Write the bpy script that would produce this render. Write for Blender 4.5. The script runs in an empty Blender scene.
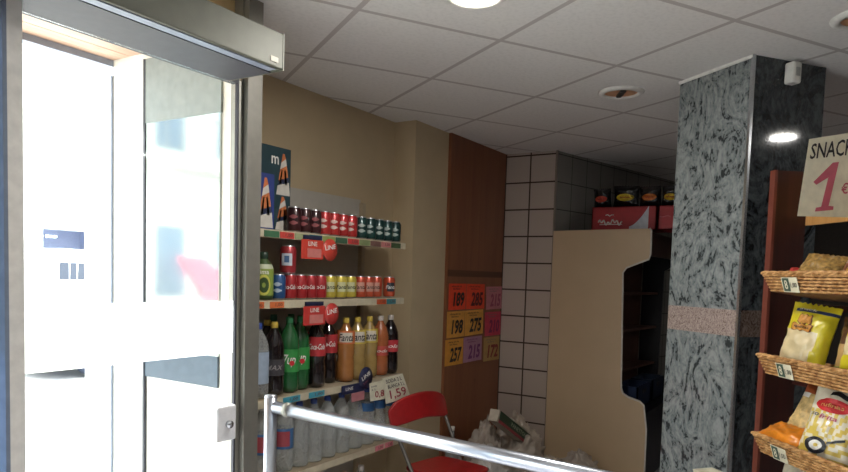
import bpy, bmesh, math, random
from mathutils import Vector, Matrix, noise as mnoise
R_ = random.Random(7)
S = bpy.context.scene
C = S.collection
PI = math.pi

# ------------------------------------------------------------------ camera
F = 666.3; PITCH = -0.0636; ROLL = 0.0301; YAW = 0.5576; EYE = Vector((0, 0, 1.5))
sp, cp = math.sin(PITCH), math.cos(PITCH)
Rx = Matrix(((1, 0, 0), (0, sp, -cp), (0, cp, sp)))
Rr = Matrix(((math.cos(ROLL), -math.sin(ROLL), 0), (math.sin(ROLL), math.cos(ROLL), 0), (0, 0, 1)))
sw, cw = math.sin(YAW), math.cos(YAW)
Uw = Matrix(((sw, cw, 0), (-cw, sw, 0), (0, 0, 1)))
M = Rr @ Rx @ Uw.transposed()
cam = bpy.data.objects.new('camera', bpy.data.cameras.new('camera'))
C.objects.link(cam)
rot = Matrix((M[0], -M[1], -M[2])).transposed()
cam.matrix_world = Matrix.Translation(EYE) @ rot.to_4x4()
cam.data.sensor_width = 36; cam.data.lens = F * 36 / 848
cam.data.shift_y = (318 - 236) / 848
cam.data.clip_start = 0.05; cam.data.clip_end = 200
S.camera = cam

def at(axis, val, px, py):
    d = M.transposed() @ Vector(((px - 424) / F, (py - 318) / F, 1))
    return EYE + d * ((val - EYE[axis]) / d[axis])

# ------------------------------------------------------------------ materials
def s2l(c): return c / 12.92 if c <= 0.04045 else ((c + 0.055) / 1.055) ** 2.4
HAZE_DULL = [1.0, 0.0]  # factor and greying that put lens haze into the shelf goods' colours
def rgb(h):
    if isinstance(h, str):
        h = h.lstrip('#'); h = tuple(int(h[i:i + 2], 16) / 255 for i in (0, 2, 4))
        return tuple(s2l(c) for c in h) + (1,)
    return tuple(h) + (1,)
MATS = {}
def nodes(name):
    m = bpy.data.materials.new(name); m.use_nodes = True
    nt = m.node_tree; b = nt.nodes['Principled BSDF']
    return m, nt, b
def N(nt, t, **kw):
    n = nt.nodes.new(t)
    for k, v in kw.items(): setattr(n, k, v)
    return n
def mat(name, col, rough=0.5, metal=0.0, spec=0.5, var=0.06, scale=30, emit=None, es=1.0, coat=0.0, bump=0.0):
    if name in MATS: return MATS[name]
    m, nt, b = nodes(name)
    c = rgb(col)
    if HAZE_DULL[0] < 1:
        g_ = (.3 * c[0] + .59 * c[1] + .11 * c[2]); c = tuple((x * (1 - HAZE_DULL[1]) + g_ * HAZE_DULL[1]) * HAZE_DULL[0] for x in c[:3]) + (1,)
    tc = N(nt, 'ShaderNodeTexCoord'); nz = N(nt, 'ShaderNodeTexNoise')
    nz.inputs['Scale'].default_value = scale; nz.inputs['Detail'].default_value = 4
    nt.links.new(tc.outputs['Object'], nz.inputs['Vector'])
    cr = N(nt, 'ShaderNodeValToRGB')
    cr.color_ramp.elements[0].position = 0.3; cr.color_ramp.elements[1].position = 0.7
    cr.color_ramp.elements[0].color = tuple(x * (1 - var * 2) for x in c[:3]) + (1,)
    cr.color_ramp.elements[1].color = tuple(min(1, x * (1 + var)) for x in c[:3]) + (1,)
    nt.links.new(nz.outputs['Fac'], cr.inputs['Fac'])
    nt.links.new(cr.outputs['Color'], b.inputs['Base Color'])
    b.inputs['Roughness'].default_value = rough; b.inputs['Metallic'].default_value = metal
    b.inputs['Specular IOR Level'].default_value = spec
    b.inputs['Coat Weight'].default_value = coat
    if emit is not None:
        b.inputs['Emission Color'].default_value = rgb(emit); b.inputs['Emission Strength'].default_value = es
    if bump:
        bp = N(nt, 'ShaderNodeBump'); bp.inputs['Strength'].default_value = bump; bp.inputs['Distance'].default_value = 0.01
        nt.links.new(nz.outputs['Fac'], bp.inputs['Height']); nt.links.new(bp.outputs['Normal'], b.inputs['Normal'])
    MATS[name] = m
    return m
def glass(name, tint='#ffffff', clear=0.85, rough=0.02, diff=None):
    if name in MATS: return MATS[name]
    m = bpy.data.materials.new(name); m.use_nodes = True
    nt = m.node_tree; nt.nodes.clear()
    out = N(nt, 'ShaderNodeOutputMaterial'); tr = N(nt, 'ShaderNodeBsdfTransparent'); gl = N(nt, 'ShaderNodeBsdfGlossy')
    tr.inputs['Color'].default_value = rgb(tint); gl.inputs['Roughness'].default_value = rough
    gl.inputs['Color'].default_value = (.9, .9, .9, 1)
    lw = N(nt, 'ShaderNodeLayerWeight'); lw.inputs['Blend'].default_value = 0.2
    mul = N(nt, 'ShaderNodeMath', operation='MULTIPLY'); mul.inputs[1].default_value = 1 - clear + .15
    nt.links.new(lw.outputs['Fresnel'], mul.inputs[0])
    mx = N(nt, 'ShaderNodeMixShader'); nt.links.new(mul.outputs[0], mx.inputs['Fac'])
    nt.links.new(tr.outputs[0], mx.inputs[1]); nt.links.new(gl.outputs[0], mx.inputs[2])
    last = mx
    if diff:
        df = N(nt, 'ShaderNodeBsdfDiffuse'); df.inputs['Color'].default_value = rgb(diff)
        nz = N(nt, 'ShaderNodeTexNoise'); nz.inputs['Scale'].default_value = 40
        mr = N(nt, 'ShaderNodeMapRange'); mr.inputs['To Min'].default_value = (1 - clear) * .6; mr.inputs['To Max'].default_value = (1 - clear) * 1.3
        nt.links.new(nz.outputs['Fac'], mr.inputs['Value'])
        m2 = N(nt, 'ShaderNodeMixShader'); nt.links.new(mr.outputs[0], m2.inputs['Fac'])
        nt.links.new(mx.outputs[0], m2.inputs[1]); nt.links.new(df.outputs[0], m2.inputs[2]); last = m2
    nt.links.new(last.outputs[0], out.inputs['Surface'])
    MATS[name] = m
    return m
def translucent(name, col):
    m = bpy.data.materials.new(name); m.use_nodes = True
    nt = m.node_tree; nt.nodes.clear()
    out = N(nt, 'ShaderNodeOutputMaterial'); tr = N(nt, 'ShaderNodeBsdfTranslucent'); df = N(nt, 'ShaderNodeBsdfDiffuse'); mx = N(nt, 'ShaderNodeMixShader')
    nz = N(nt, 'ShaderNodeTexNoise'); nz.inputs['Scale'].default_value = 20
    mr = N(nt, 'ShaderNodeMapRange'); mr.inputs['To Min'].default_value = .1; mr.inputs['To Max'].default_value = .2
    tr.inputs['Color'].default_value = rgb(col); df.inputs['Color'].default_value = rgb(col)
    nt.links.new(nz.outputs['Fac'], mr.inputs['Value']); nt.links.new(mr.outputs[0], mx.inputs['Fac'])
    nt.links.new(tr.outputs[0], mx.inputs[1]); nt.links.new(df.outputs[0], mx.inputs[2]); nt.links.new(mx.outputs[0], out.inputs['Surface'])
    return m
def ceiling_mat():
    m, nt, b = nodes('ceiling_tiles')
    tc = N(nt, 'ShaderNodeTexCoord'); mp = N(nt, 'ShaderNodeMapping', vector_type='TEXTURE')
    mp.inputs['Location'].default_value = (1.410, 1.830, 0); mp.inputs['Rotation'].default_value = (0, 0, -0.552)
    nt.links.new(tc.outputs['Object'], mp.inputs['Vector'])
    sx = N(nt, 'ShaderNodeSeparateXYZ'); nt.links.new(mp.outputs[0], sx.inputs[0])
    fs = []
    for ax in ('X', 'Y'):
        pp = N(nt, 'ShaderNodeMath', operation='PINGPONG'); pp.inputs[1].default_value = 0.3
        nt.links.new(sx.outputs[ax], pp.inputs[0]); fs.append(pp)
    mn = N(nt, 'ShaderNodeMath', operation='MINIMUM'); nt.links.new(fs[0].outputs[0], mn.inputs[0]); nt.links.new(fs[1].outputs[0], mn.inputs[1])
    lt = N(nt, 'ShaderNodeMath', operation='LESS_THAN'); lt.inputs[1].default_value = 0.011; nt.links.new(mn.outputs[0], lt.inputs[0])
    nz = N(nt, 'ShaderNodeTexNoise'); nz.inputs['Scale'].default_value = 60; nz.inputs['Detail'].default_value = 6
    nt.links.new(tc.outputs['Object'], nz.inputs['Vector'])
    cr = N(nt, 'ShaderNodeValToRGB')
    cr.color_ramp.elements[0].position = 0.3; cr.color_ramp.elements[0].color = rgb('#d9d6d2')
    cr.color_ramp.elements[1].position = 0.55; cr.color_ramp.elements[1].color = rgb('#e2dfdb')
    nt.links.new(nz.outputs['Fac'], cr.inputs['Fac'])
    mx = N(nt, 'ShaderNodeMixRGB'); nt.links.new(lt.outputs[0], mx.inputs['Fac'])
    nt.links.new(cr.outputs[0], mx.inputs[1]); mx.inputs[2].default_value = rgb('#b9b2ae')
    nt.links.new(mx.outputs[0], b.inputs['Base Color']); b.inputs['Roughness'].default_value = 0.85
    sb = N(nt, 'ShaderNodeMath', operation='SUBTRACT'); sb.inputs[0].default_value = 1; nt.links.new(lt.outputs[0], sb.inputs[1])
    bp = N(nt, 'ShaderNodeBump'); bp.inputs['Strength'].default_value = 0.1; bp.inputs['Distance'].default_value = 0.002
    nt.links.new(nz.outputs['Fac'], bp.inputs['Height']); nt.links.new(bp.outputs[0], b.inputs['Normal'])
    return m
def tile_mat(name, col, grout, rough=0.2, off=(0, 0), w=0.2, g=0.0035, axes=('Y', 'Z')):
    m, nt, b = nodes(name)
    tc = N(nt, 'ShaderNodeTexCoord'); sx = N(nt, 'ShaderNodeSeparateXYZ'); nt.links.new(tc.outputs['Object'], sx.inputs[0])
    fs = []
    for ax, o in zip(axes, off):
        ad = N(nt, 'ShaderNodeMath', operation='SUBTRACT'); ad.inputs[1].default_value = o; nt.links.new(sx.outputs[ax], ad.inputs[0])
        pp = N(nt, 'ShaderNodeMath', operation='PINGPONG'); pp.inputs[1].default_value = w / 2
        nt.links.new(ad.outputs[0], pp.inputs[0]); fs.append(pp)
    mn = N(nt, 'ShaderNodeMath', operation='MINIMUM'); nt.links.new(fs[0].outputs[0], mn.inputs[0]); nt.links.new(fs[1].outputs[0], mn.inputs[1])
    lt = N(nt, 'ShaderNodeMath', operation='LESS_THAN'); lt.inputs[1].default_value = g; nt.links.new(mn.outputs[0], lt.inputs[0])
    mx = N(nt, 'ShaderNodeMixRGB'); nt.links.new(lt.outputs[0], mx.inputs['Fac'])
    mx.inputs[1].default_value = rgb(col); mx.inputs[2].default_value = rgb(grout)
    nt.links.new(mx.outputs[0], b.inputs['Base Color'])
    mr = N(nt, 'ShaderNodeMapRange'); mr.inputs['To Min'].default_value = rough; mr.inputs['To Max'].default_value = .9
    nt.links.new(lt.outputs[0], mr.inputs['Value']); nt.links.new(mr.outputs[0], b.inputs['Roughness'])
    return m
def granite_mat(name, dark, mid, light, rough=0.12, sc=5.0):
    m, nt, b = nodes(name)
    tc = N(nt, 'ShaderNodeTexCoord'); mp = N(nt, 'ShaderNodeMapping'); mp.inputs['Rotation'].default_value = (0.5, 0.4, 0.3)
    mp.inputs['Scale'].default_value = (1, 1, .7)
    nt.links.new(tc.outputs['Object'], mp.inputs['Vector'])
    n1 = N(nt, 'ShaderNodeTexNoise'); n1.inputs['Scale'].default_value = sc; n1.inputs['Detail'].default_value = 9
    n1.inputs['Roughness'].default_value = 0.66; n1.inputs['Distortion'].default_value = 4.2
    n2 = N(nt, 'ShaderNodeTexNoise'); n2.inputs['Scale'].default_value = sc * 9; n2.inputs['Detail'].default_value = 6
    n2.inputs['Distortion'].default_value = 1.0
    for n in (n1, n2): nt.links.new(mp.outputs[0], n.inputs['Vector'])
    mx = N(nt, 'ShaderNodeMath', operation='MULTIPLY_ADD'); mx.inputs[1].default_value = 0.45
    nt.links.new(n2.outputs['Fac'], mx.inputs[0]); nt.links.new(n1.outputs['Fac'], mx.inputs[2])
    cr = N(nt, 'ShaderNodeValToRGB'); e = cr.color_ramp.elements
    e[0].position = 0.55; e[0].color = rgb(dark); e[1].position = 0.86; e[1].color = rgb(light)
    k = e.new(0.655); k.color = rgb(mid)
    k = e.new(0.615); k.color = rgb(dark)
    nt.links.new(mx.outputs[0], cr.inputs['Fac']); nt.links.new(cr.outputs[0], b.inputs['Base Color'])
    b.inputs['Roughness'].default_value = rough
    return m
def wood_mat(name, c1, c2, rough=0.4, sc=3.0, axis=2):
    m, nt, b = nodes(name)
    tc = N(nt, 'ShaderNodeTexCoord'); mp = N(nt, 'ShaderNodeMapping')
    s = [14, 14, 14]; s[axis] = 1.0; mp.inputs['Scale'].default_value = s
    nt.links.new(tc.outputs['Object'], mp.inputs['Vector'])
    n1 = N(nt, 'ShaderNodeTexNoise'); n1.inputs['Scale'].default_value = sc; n1.inputs['Detail'].default_value = 6; n1.inputs['Distortion'].default_value = .6
    nt.links.new(mp.outputs[0], n1.inputs['Vector'])
    n2 = N(nt, 'ShaderNodeTexVoronoi'); n2.inputs['Scale'].default_value = 5.5
    nt.links.new(tc.outputs['Object'], n2.inputs['Vector'])
    cr = N(nt, 'ShaderNodeValToRGB'); cr.color_ramp.elements[0].position = .3; cr.color_ramp.elements[1].position = .7
    cr.color_ramp.elements[0].color = rgb(c1); cr.color_ramp.elements[1].color = rgb(c2)
    nt.links.new(n1.outputs['Fac'], cr.inputs['Fac'])
    kn = N(nt, 'ShaderNodeMapRange'); kn.inputs['From Max'].default_value = .16; kn.inputs['To Min'].default_value = .55
    nt.links.new(n2.outputs['Distance'], kn.inputs['Value'])
    mx = N(nt, 'ShaderNodeMixRGB', blend_type='MULTIPLY'); mx.inputs['Fac'].default_value = .5
    nt.links.new(cr.outputs[0], mx.inputs[1]); nt.links.new(kn.outputs[0], mx.inputs[2])
    nt.links.new(mx.outputs[0], b.inputs['Base Color']); b.inputs['Roughness'].default_value = rough
    return m
def wicker_mat():
    m, nt, b = nodes('wicker')
    tc = N(nt, 'ShaderNodeTexCoord'); n1 = N(nt, 'ShaderNodeTexNoise'); n1.inputs['Scale'].default_value = 45; n1.inputs['Detail'].default_value = 5
    nt.links.new(tc.outputs['Object'], n1.inputs['Vector'])
    cr = N(nt, 'ShaderNodeValToRGB'); cr.color_ramp.elements[0].position = .35; cr.color_ramp.elements[1].position = .65
    cr.color_ramp.elements[0].color = rgb('#92622f'); cr.color_ramp.elements[1].color = rgb('#cfa068')
    nt.links.new(n1.outputs['Fac'], cr.inputs['Fac']); nt.links.new(cr.outputs[0], b.inputs['Base Color']); b.inputs['Roughness'].default_value = .55
    return m

# ------------------------------------------------------------------ mesh builder
_txt = {('@one', 0.0): ([(-.5, .12), (-.38, .06), (.02, .20), (-.10, -.40), (-.28, -.42), (-.30, -.5), (.34, -.46), (.34, -.39), (.16, -.38), (.34, .5), (.12, .5)], [(0, 1, 2, 9, 10), (2, 3, 8, 9), (4, 5, 6, 7, 8, 3)])}
def text_geo(s, shear=0.0):
    if (s, shear) in _txt: return _txt[(s, shear)]
    cu = bpy.data.curves.new('t', 'FONT'); cu.body = s; cu.resolution_u = 2; cu.shear = shear
    cu.align_x = 'CENTER'; cu.align_y = 'CENTER'; cu.offset = 0.034 if abs(shear - .15) < .001 else 0.012
    o = bpy.data.objects.new('t', cu); C.objects.link(o)
    me = bpy.data.meshes.new_from_object(o.evaluated_get(bpy.context.evaluated_depsgraph_get()))
    vs = [v.co.copy() for v in me.vertices]; fs = [tuple(p.vertices) for p in me.polygons]
    bpy.data.objects.remove(o); bpy.data.curves.remove(cu); bpy.data.meshes.remove(me)
    if vs:
        x0 = min(v.x for v in vs); x1 = max(v.x for v in vs); y0 = min(v.y for v in vs); y1 = max(v.y for v in vs)
        w = max(x1 - x0, 1e-6); h = max(y1 - y0, 1e-6)
        vs = [((v.x - (x0 + x1) / 2) / w, (v.y - (y0 + y1) / 2) / h) for v in vs]
    _txt[(s, shear)] = (vs, fs)
    return vs, fs

class MB:
    def __init__(s): s.bm = bmesh.new(); s.mats = []
    def mi(s, m):
        if m not in s.mats: s.mats.append(m)
        return s.mats.index(m)
    def _fin(s, faces, m, smooth=False):
        i = s.mi(m)
        for f in faces: f.material_index = i; f.smooth = smooth
    def box(s, lo, hi, m, T=None, bev=0.0):
        g = bmesh.ops.create_cube(s.bm, size=1.0); vs = g['verts']
        lo = Vector(lo); hi = Vector(hi); c = (lo + hi) / 2; d = hi - lo
        for v in vs:
            v.co = Vector((v.co.x * d.x, v.co.y * d.y, v.co.z * d.z)) + c
        fs = {f for v in vs for f in v.link_faces}
        if bev:
            es = {e for v in vs for e in v.link_edges}
            r = bmesh.ops.bevel(s.bm, geom=list(es), offset=bev, segments=2, affect='EDGES', profile=.5)
            fs = set(r['faces']) | {f for f in fs if f.is_valid}
            vs = {v for f in fs for v in f.verts}
        if T is not None:
            for v in vs: v.co = T @ v.co
        s._fin(fs, m)
        return s
    def face(s, pts, m, smooth=False):
        f = s.bm.faces.new([s.bm.verts.new(p) for p in pts]); s._fin([f], m, smooth); return s
    def prism(s, pts, vec, m):
        vec = Vector(vec); a = [s.bm.verts.new(p) for p in pts]; b = [s.bm.verts.new(Vector(p) + vec) for p in pts]
        n = len(a); fs = [s.bm.faces.new(a[::-1]), s.bm.faces.new(b)]
        for i in range(n): fs.append(s.bm.faces.new((a[i], a[(i + 1) % n], b[(i + 1) % n], b[i])))
        s._fin(fs, m); return s
    def lathe(s, prof, m, seg=20, T=None, mats=None, caps=True):
        # prof: list of (r, z); mats: material per band
        T = T or Matrix(); rings = []
        for r, z in prof:
            rings.append([s.bm.verts.new(T @ Vector((r * math.cos(2 * PI * i / seg), r * math.sin(2 * PI * i / seg), z))) for i in range(seg)])
        for k in range(len(rings) - 1):
            fs = [s.bm.faces.new((rings[k][i], rings[k][(i + 1) % seg], rings[k + 1][(i + 1) % seg], rings[k + 1][i])) for i in range(seg)]
            s._fin(fs, mats[k] if mats else m, True)
        if caps:
            if prof[0][0] > 1e-4: s._fin([s.bm.faces.new(rings[0][::-1])], mats[0] if mats else m)
            if prof[-1][0] > 1e-4: s._fin([s.bm.faces.new(rings[-1])], mats[-1] if mats else m)
        return s
    def tube(s, path, r, m, seg=10, closed=False):
        P = [Vector(p) for p in path]; n = len(P); rings = []
        up = Vector((0, 0, 1)); prev = None
        for i in range(n):
            if closed: t = P[(i + 1) % n] - P[i - 1]
            else: t = P[min(i + 1, n - 1)] - P[max(i - 1, 0)]
            t.normalize()
            if prev is None:
                a = t.cross(up)
                if a.length < 1e-3: a = t.cross(Vector((1, 0, 0)))
            else:
                a = prev - t * prev.dot(t)
                if a.length < 1e-4: a = t.cross(up)
            a.normalize(); prev = a; b = t.cross(a)
            rings.append([s.bm.verts.new(P[i] + a * (r * math.cos(2 * PI * k / seg)) + b * (r * math.sin(2 * PI * k / seg))) for k in range(seg)])
        fs = []
        for i in range(n if closed else n - 1):
            A = rings[i]; B = rings[(i + 1) % n]
            for k in range(seg): fs.append(s.bm.faces.new((A[k], A[(k + 1) % seg], B[(k + 1) % seg], B[k])))
        s._fin(fs, m, True)
        if not closed: s._fin([s.bm.faces.new(rings[0][::-1]), s.bm.faces.new(rings[-1])], m)
        return s
    def patch(s, fn, m, n=1, k=1, smooth=False, mf=None):
        # fn(a,b) with a,b in 0..1 -> point
        g = [[s.bm.verts.new(fn(i / n, j / k)) for j in range(k + 1)] for i in range(n + 1)]
        for i in range(n):
            for j in range(k):
                f = s.bm.faces.new((g[i][j], g[i + 1][j], g[i + 1][j + 1], g[i][j + 1]))
                s._fin([f], mf((i + .5) / n, (j + .5) / k) if mf else m, smooth)
        return s
    def text(s, txt, fn, w, h, m, shear=0.0):
        # fn(x,y) maps local plane coords to a point
        vs, fs = text_geo(txt, shear)
        V = [s.bm.verts.new(fn(x * w, y * h)) for x, y in vs]
        out = []
        for f in fs:
            try: out.append(s.bm.faces.new([V[i] for i in f]))
            except ValueError: pass
        s._fin(out, m); return s
    def build(s, name, parent=None, loc=None, recalc=True, kind=None, label=None):
        if recalc: bmesh.ops.recalc_face_normals(s.bm, faces=s.bm.faces[:])
        me = bpy.data.meshes.new(name); s.bm.to_mesh(me); s.bm.free()
        for m in s.mats: me.materials.append(m)
        o = bpy.data.objects.new(name, me); C.objects.link(o)
        if parent: o.parent = parent
        if loc is not None: o.location = loc
        if kind: o['kind'] = kind
        if label: o['label'] = label
        return o
def thing(name, label, cat, loc=(0, 0, 0), rz=0.0, group=None, rot=None):
    o = bpy.data.objects.new(name, None); C.objects.link(o); o.empty_display_size = .05
    o.location = loc; o.rotation_euler = rot if rot else (0, 0, rz)
    o['label'] = label; o['category'] = cat
    if group: o['group'] = group
    return o
def tag(o, label, cat, group=None):
    o['label'] = label; o['category'] = cat
    if group: o['group'] = group
    return o
def dup(root, loc, rz, label, group=None):
    r = root.copy(); C.objects.link(r); r.location = loc; r.rotation_euler = (0, 0, rz); r['label'] = label
    if group: r['group'] = group
    for ch in list(root.children):
        c = ch.copy(); C.objects.link(c); c.parent = r
        for g in list(ch.children):
            d = g.copy(); C.objects.link(d); d.parent = c
    return r
def struct(mb, name, parent=None, label=None):
    o = mb.build(name, parent)
    if not parent: o['kind'] = 'structure'
    if label: o['label'] = label
    return o
def plane_fn(o, ax, ay, lift=0.0):
    o = Vector(o); ax = Vector(ax).normalized(); ay = Vector(ay).normalized(); n = ax.cross(ay) * lift
    return lambda x, y: o + ax * x + ay * y + n
def cyl_fn(r, z0, a0=-PI / 2, lift=0.0006):
    return lambda x, y: Vector(((r + lift) * math.cos(a0 + x / r), (r + lift) * math.sin(a0 + x / r), z0 + y))
ORD = ['first', 'second', 'third', 'fourth', 'fifth', 'sixth', 'seventh', 'eighth', 'ninth', 'tenth', 'eleventh', 'twelfth']

# ------------------------------------------------------------------ common materials
CREAM = mat('cream_wall_paint', '#c3b08f', .75, var=.03, scale=6)
PAINT2 = mat('lintel_paint', '#d8c08c', .7, var=.03)
ALU = mat('grey_aluminium', '#9b9a90', .42, .55, var=.04)
ALU_D = mat('dark_aluminium', '#6f6e69', .45, .4, var=.04)
ALU_G = mat('olive_grey_aluminium', '#66675a', .5, .1, var=.03)
BLACKG = mat('dark_rubber_gasket', '#33343c', .6)
STEEL = mat('brushed_steel', '#b9bdc6', .28, .9, var=.03)
CHROME = mat('chrome_trim', '#c9ccd0', .2, .9)
WHITE = mat('white_print', '#e9e6e0', .5)
BLACK = mat('black_print', '#1d1c1e', .5)
GREYP = mat('grey_print', '#77746e', .6)
REDP = mat('red_print', '#c9262b', .5)
SHELF = mat('beige_shelf_metal', '#b5a58c', .5, var=.03)
OUTW = mat('white_outdoor_wall', '#f1efe9', .8, var=.03, scale=4)

H = 2.436
# ------------------------------------------------------------------ room shell
m = MB(); m.box((-3, -4, -.08), (8, 1.86, 0), mat('grey_floor_tiles', '#c0bcc0', .45, var=.08, scale=3)); m.box((1.72, 1.86, -.08), (4.66, 2.45, 0), MATS['grey_floor_tiles'])
struct(m, 'floor')
m = MB(); m.box((-3.1, -4.1, H), (8.1, 2.55, H + .1), ceiling_mat()); struct(m, 'ceiling')
m = MB(); m.box((1.79, 2.39, 0), (3.43, 2.52, H), CREAM); struct(m, 'wall_left')
m = MB(); m.box((3.43, 2.236, 0), (3.828, 2.52, H), CREAM); struct(m, 'wall_pier')
WOODP = wood_mat('varnished_board', '#7a4a30', '#8a573a', .4, 1.5)
m = MB(); m.box((3.828, 2.215, 0), (4.662, 2.26, H), WOODP); m.box((3.828, 2.262, 0), (4.80, 2.52, H), CREAM)
zs = at(1, 2.214, 476, 274).z; m.box((3.83, 2.2135, zs - .022), (4.66, 2.216, zs + .022), wood_mat('darker_board_seam', '#54331f', '#623d28', .5, 2, 0))
struct(m, 'wall_panel')
TILE = tile_mat('white_wall_tile', '#b9aba0', '#443931', .2, off=(2.012, 0.015), g=.0055)
m = MB(); m.box((4.662, 1.806, 0), (4.78, 2.262, H), TILE)
m.box((4.652, 1.800, 0), (4.670, 1.812, H), mat('white_tile_edge_strip', '#8a8076', .4)); struct(m, 'wall_tile_return')
TILED = tile_mat('grey_wall_tile', '#8f8d86', '#4a4742', .12, off=(0.0, 0.015), axes=('X', 'Z'))
m = MB(); m.box((0.012, 0, 0), (3.5, .12, H), TILED); o = struct(m, 'wall_right')
o.location = (4.664, 1.808, 0); o.rotation_euler = (0, 0, math.atan2(-.245, 1))
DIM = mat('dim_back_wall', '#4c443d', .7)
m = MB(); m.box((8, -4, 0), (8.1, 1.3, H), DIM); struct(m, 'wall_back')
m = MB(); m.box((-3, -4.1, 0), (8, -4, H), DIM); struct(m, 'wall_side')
m = MB(); m.box((-3.1, -4, 0), (-3, 1.86, H), mat('rear_wall_paint', '#7d7466', .8)); struct(m, 'wall_rear')
# entrance return and lintel
m = MB(); m.box((1.725, 1.86, 0), (1.788, 2.66, H), mat('pale_return_render', '#e6e2d8', .7)); struct(m, 'wall_entrance')
m = MB(); m.box((-3, 1.84, 2.27), (1.725, 1.95, H), PAINT2); struct(m, 'lintel')
m = MB()
WSOF = wood_mat('soffit_boards', '#b99580', '#d1b09a', .5, axis=0)
for k in range(6):
    m.box((-1.2, 1.95 + k * .1185, 2.365), (1.725, 2.064 + k * .1185, 2.385), WSOF)
m.box((-1.2, 1.95, 2.386), (1.725, 2.66, 2.43), BLACKG); struct(m, 'trim_1')
m = MB(); m.box((-1.2, 2.655, 2.338), (1.74, 2.70, 2.378), mat('blue_grey_rail', '#8e98ab', .5)); m.box((1.714, 2.655, -.1), (1.730, 2.668, 2.30), MATS['blue_grey_rail']); struct(m, 'trim_2')
# pillar (aligned with the ceiling grid)
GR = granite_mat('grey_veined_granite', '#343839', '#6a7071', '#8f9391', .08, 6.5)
GR_SHADE = granite_mat('dark_granite_slab', '#17191b', '#2f3437', '#4e5355', .07, 6.0)  # same stone darkened: shade of the column's right side put into the colour
GR2_SHADE = granite_mat('dark_red_granite_band', '#3c2c26', '#5a4a42', '#75675f', .12, 30)  # red band darkened likewise, shade painted into its colour
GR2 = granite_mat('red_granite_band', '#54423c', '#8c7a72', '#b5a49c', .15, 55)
pa = Vector((3.307, .693, 0)); pc = Vector((3.044, .357, 0)); pr_ = Vector((3.351, .104, 0))
dL = (pa - pc); dR = Vector((dL.y, -dL.x, 0)).normalized() * .40
m = MB(); base = [pc, pc + dR, pc + dR + dL, pc + dL]
m.prism([b + Vector((0, 0, 0)) for b in base], (0, 0, 1.283), GR); m.prism([b + Vector((0, 0, 1.283)) for b in base], (0, 0, .112), GR2)
m.prism([b + Vector((0, 0, 1.395)) for b in base], (0, 0, H - 1.395), GR)
dl = dL.normalized(); dr = dR.normalized()
m.prism([pc - dl * .006 - dr * .006, pc + dr * .007 - dl * .006, pc + dr * .007 + dl * .0, pc + dl * .007, pc + dl * .007 - dr * .006], (0, 0, H), CHROME)
m.prism([pc + dl * 0 - dr * .008 + Vector((0, 0, H - .012)), pc + dL - dr * .008 + Vector((0, 0, H - .012)), pc + dL + Vector((0, 0, H - .012)), pc + Vector((0, 0, H - .012))], (0, 0, .012), WHITE)
GRI, GR2I = m.mi(GR_SHADE), m.mi(GR2_SHADE)
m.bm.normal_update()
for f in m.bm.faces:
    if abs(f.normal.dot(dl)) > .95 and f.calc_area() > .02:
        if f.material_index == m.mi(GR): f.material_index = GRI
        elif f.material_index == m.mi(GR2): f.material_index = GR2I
struct(m, 'column')

# ------------------------------------------------------------------ facade: door, posts, fixed window
POST = mat('door_post_aluminium', '#7a776f', .45, .35, var=.04)
m = MB(); m.box((1.656, 1.775, 0), (1.722, 1.86, H), POST); m.box((1.650, 1.80, 0), (1.656, 1.85, H), ALU); struct(m, 'door_post')
d = bpy.data.objects.new('door_1', None); C.objects.link(d); d['kind'] = 'structure'
m = MB()
m.box((1.637, 1.798, .03), (1.650, 1.812, 2.15), ALU); m.box((1.629, 1.798, .03), (1.637, 1.810, 2.15), BLACKG)
m.box((.91, 1.795, 2.140), (1.634, 1.825, 2.165), BLACKG); m.box((.91, 1.795, .0), (1.634, 1.825, .06), ALU)
m.box((.888, 1.795, 0), (.91, 1.825, 2.16), ALU); struct(m, 'door_frame', d)
CLEAR = glass('clear_door_glass', '#f6fafa', .9)
m = MB(); m.box((.912, 1.807, .06), (1.625, 1.813, 2.14), CLEAR); struct(m, 'door_pane', d)
FROST = translucent('frosted_film', '#f7f7f7')
m = MB(); m.box((.912, 1.803, 1.21), (1.625, 1.8065, 1.392), FROST)
RD = mat('faded_red_letters', '#c98a80', .6)
m.text('empuje para abrir por favor', plane_fn((1.50, 1.8025, 1.268), (1, 0, 0), (0, 0, 1)), .22, .018, RD)
m.text('puerta', plane_fn((1.12, 1.8025, 1.25), (1, 0, 0), (0, 0, 1)), .08, .010, RD); struct(m, 'frosted_band', d)
m = MB(); m.box((1.535, 1.775, .905), (1.622, 1.803, 1.03), mat('white_lock_case', '#e8e8ea', .4), bev=.008); m.lathe([(.013, 0), (.013, .012), (.0, .014)], CHROME, 14, Matrix.Translation((1.585, 1.775, .965)) @ Matrix.Rotation(PI / 2, 4, 'X')); struct(m, 'lock', d)
m = MB(); m.box((.832, 1.70, 0), (.868, 1.775, 2.137), mat('pale_leaf_stile', '#e6e3dc', .5, .1)); m.box((.822, 1.70, 0), (.832, 1.775, 2.137), mat('blue_gasket', '#7a8698', .5)); m.box((.40, 1.72, 2.06), (.822, 1.76, 2.137), MATS['pale_leaf_stile']); m.box((.40, 1.72, 0), (.822, 1.76, .08), MATS['pale_leaf_stile'])
struct(m, 'door_2')
m = MB(); m.box((.40, 1.735, .08), (.822, 1.742, 2.06), glass('blue_leaf_glass', '#9fb0c4', .8)); o = struct(m, 'door_pane', bpy.data.objects['door_2'])
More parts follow.
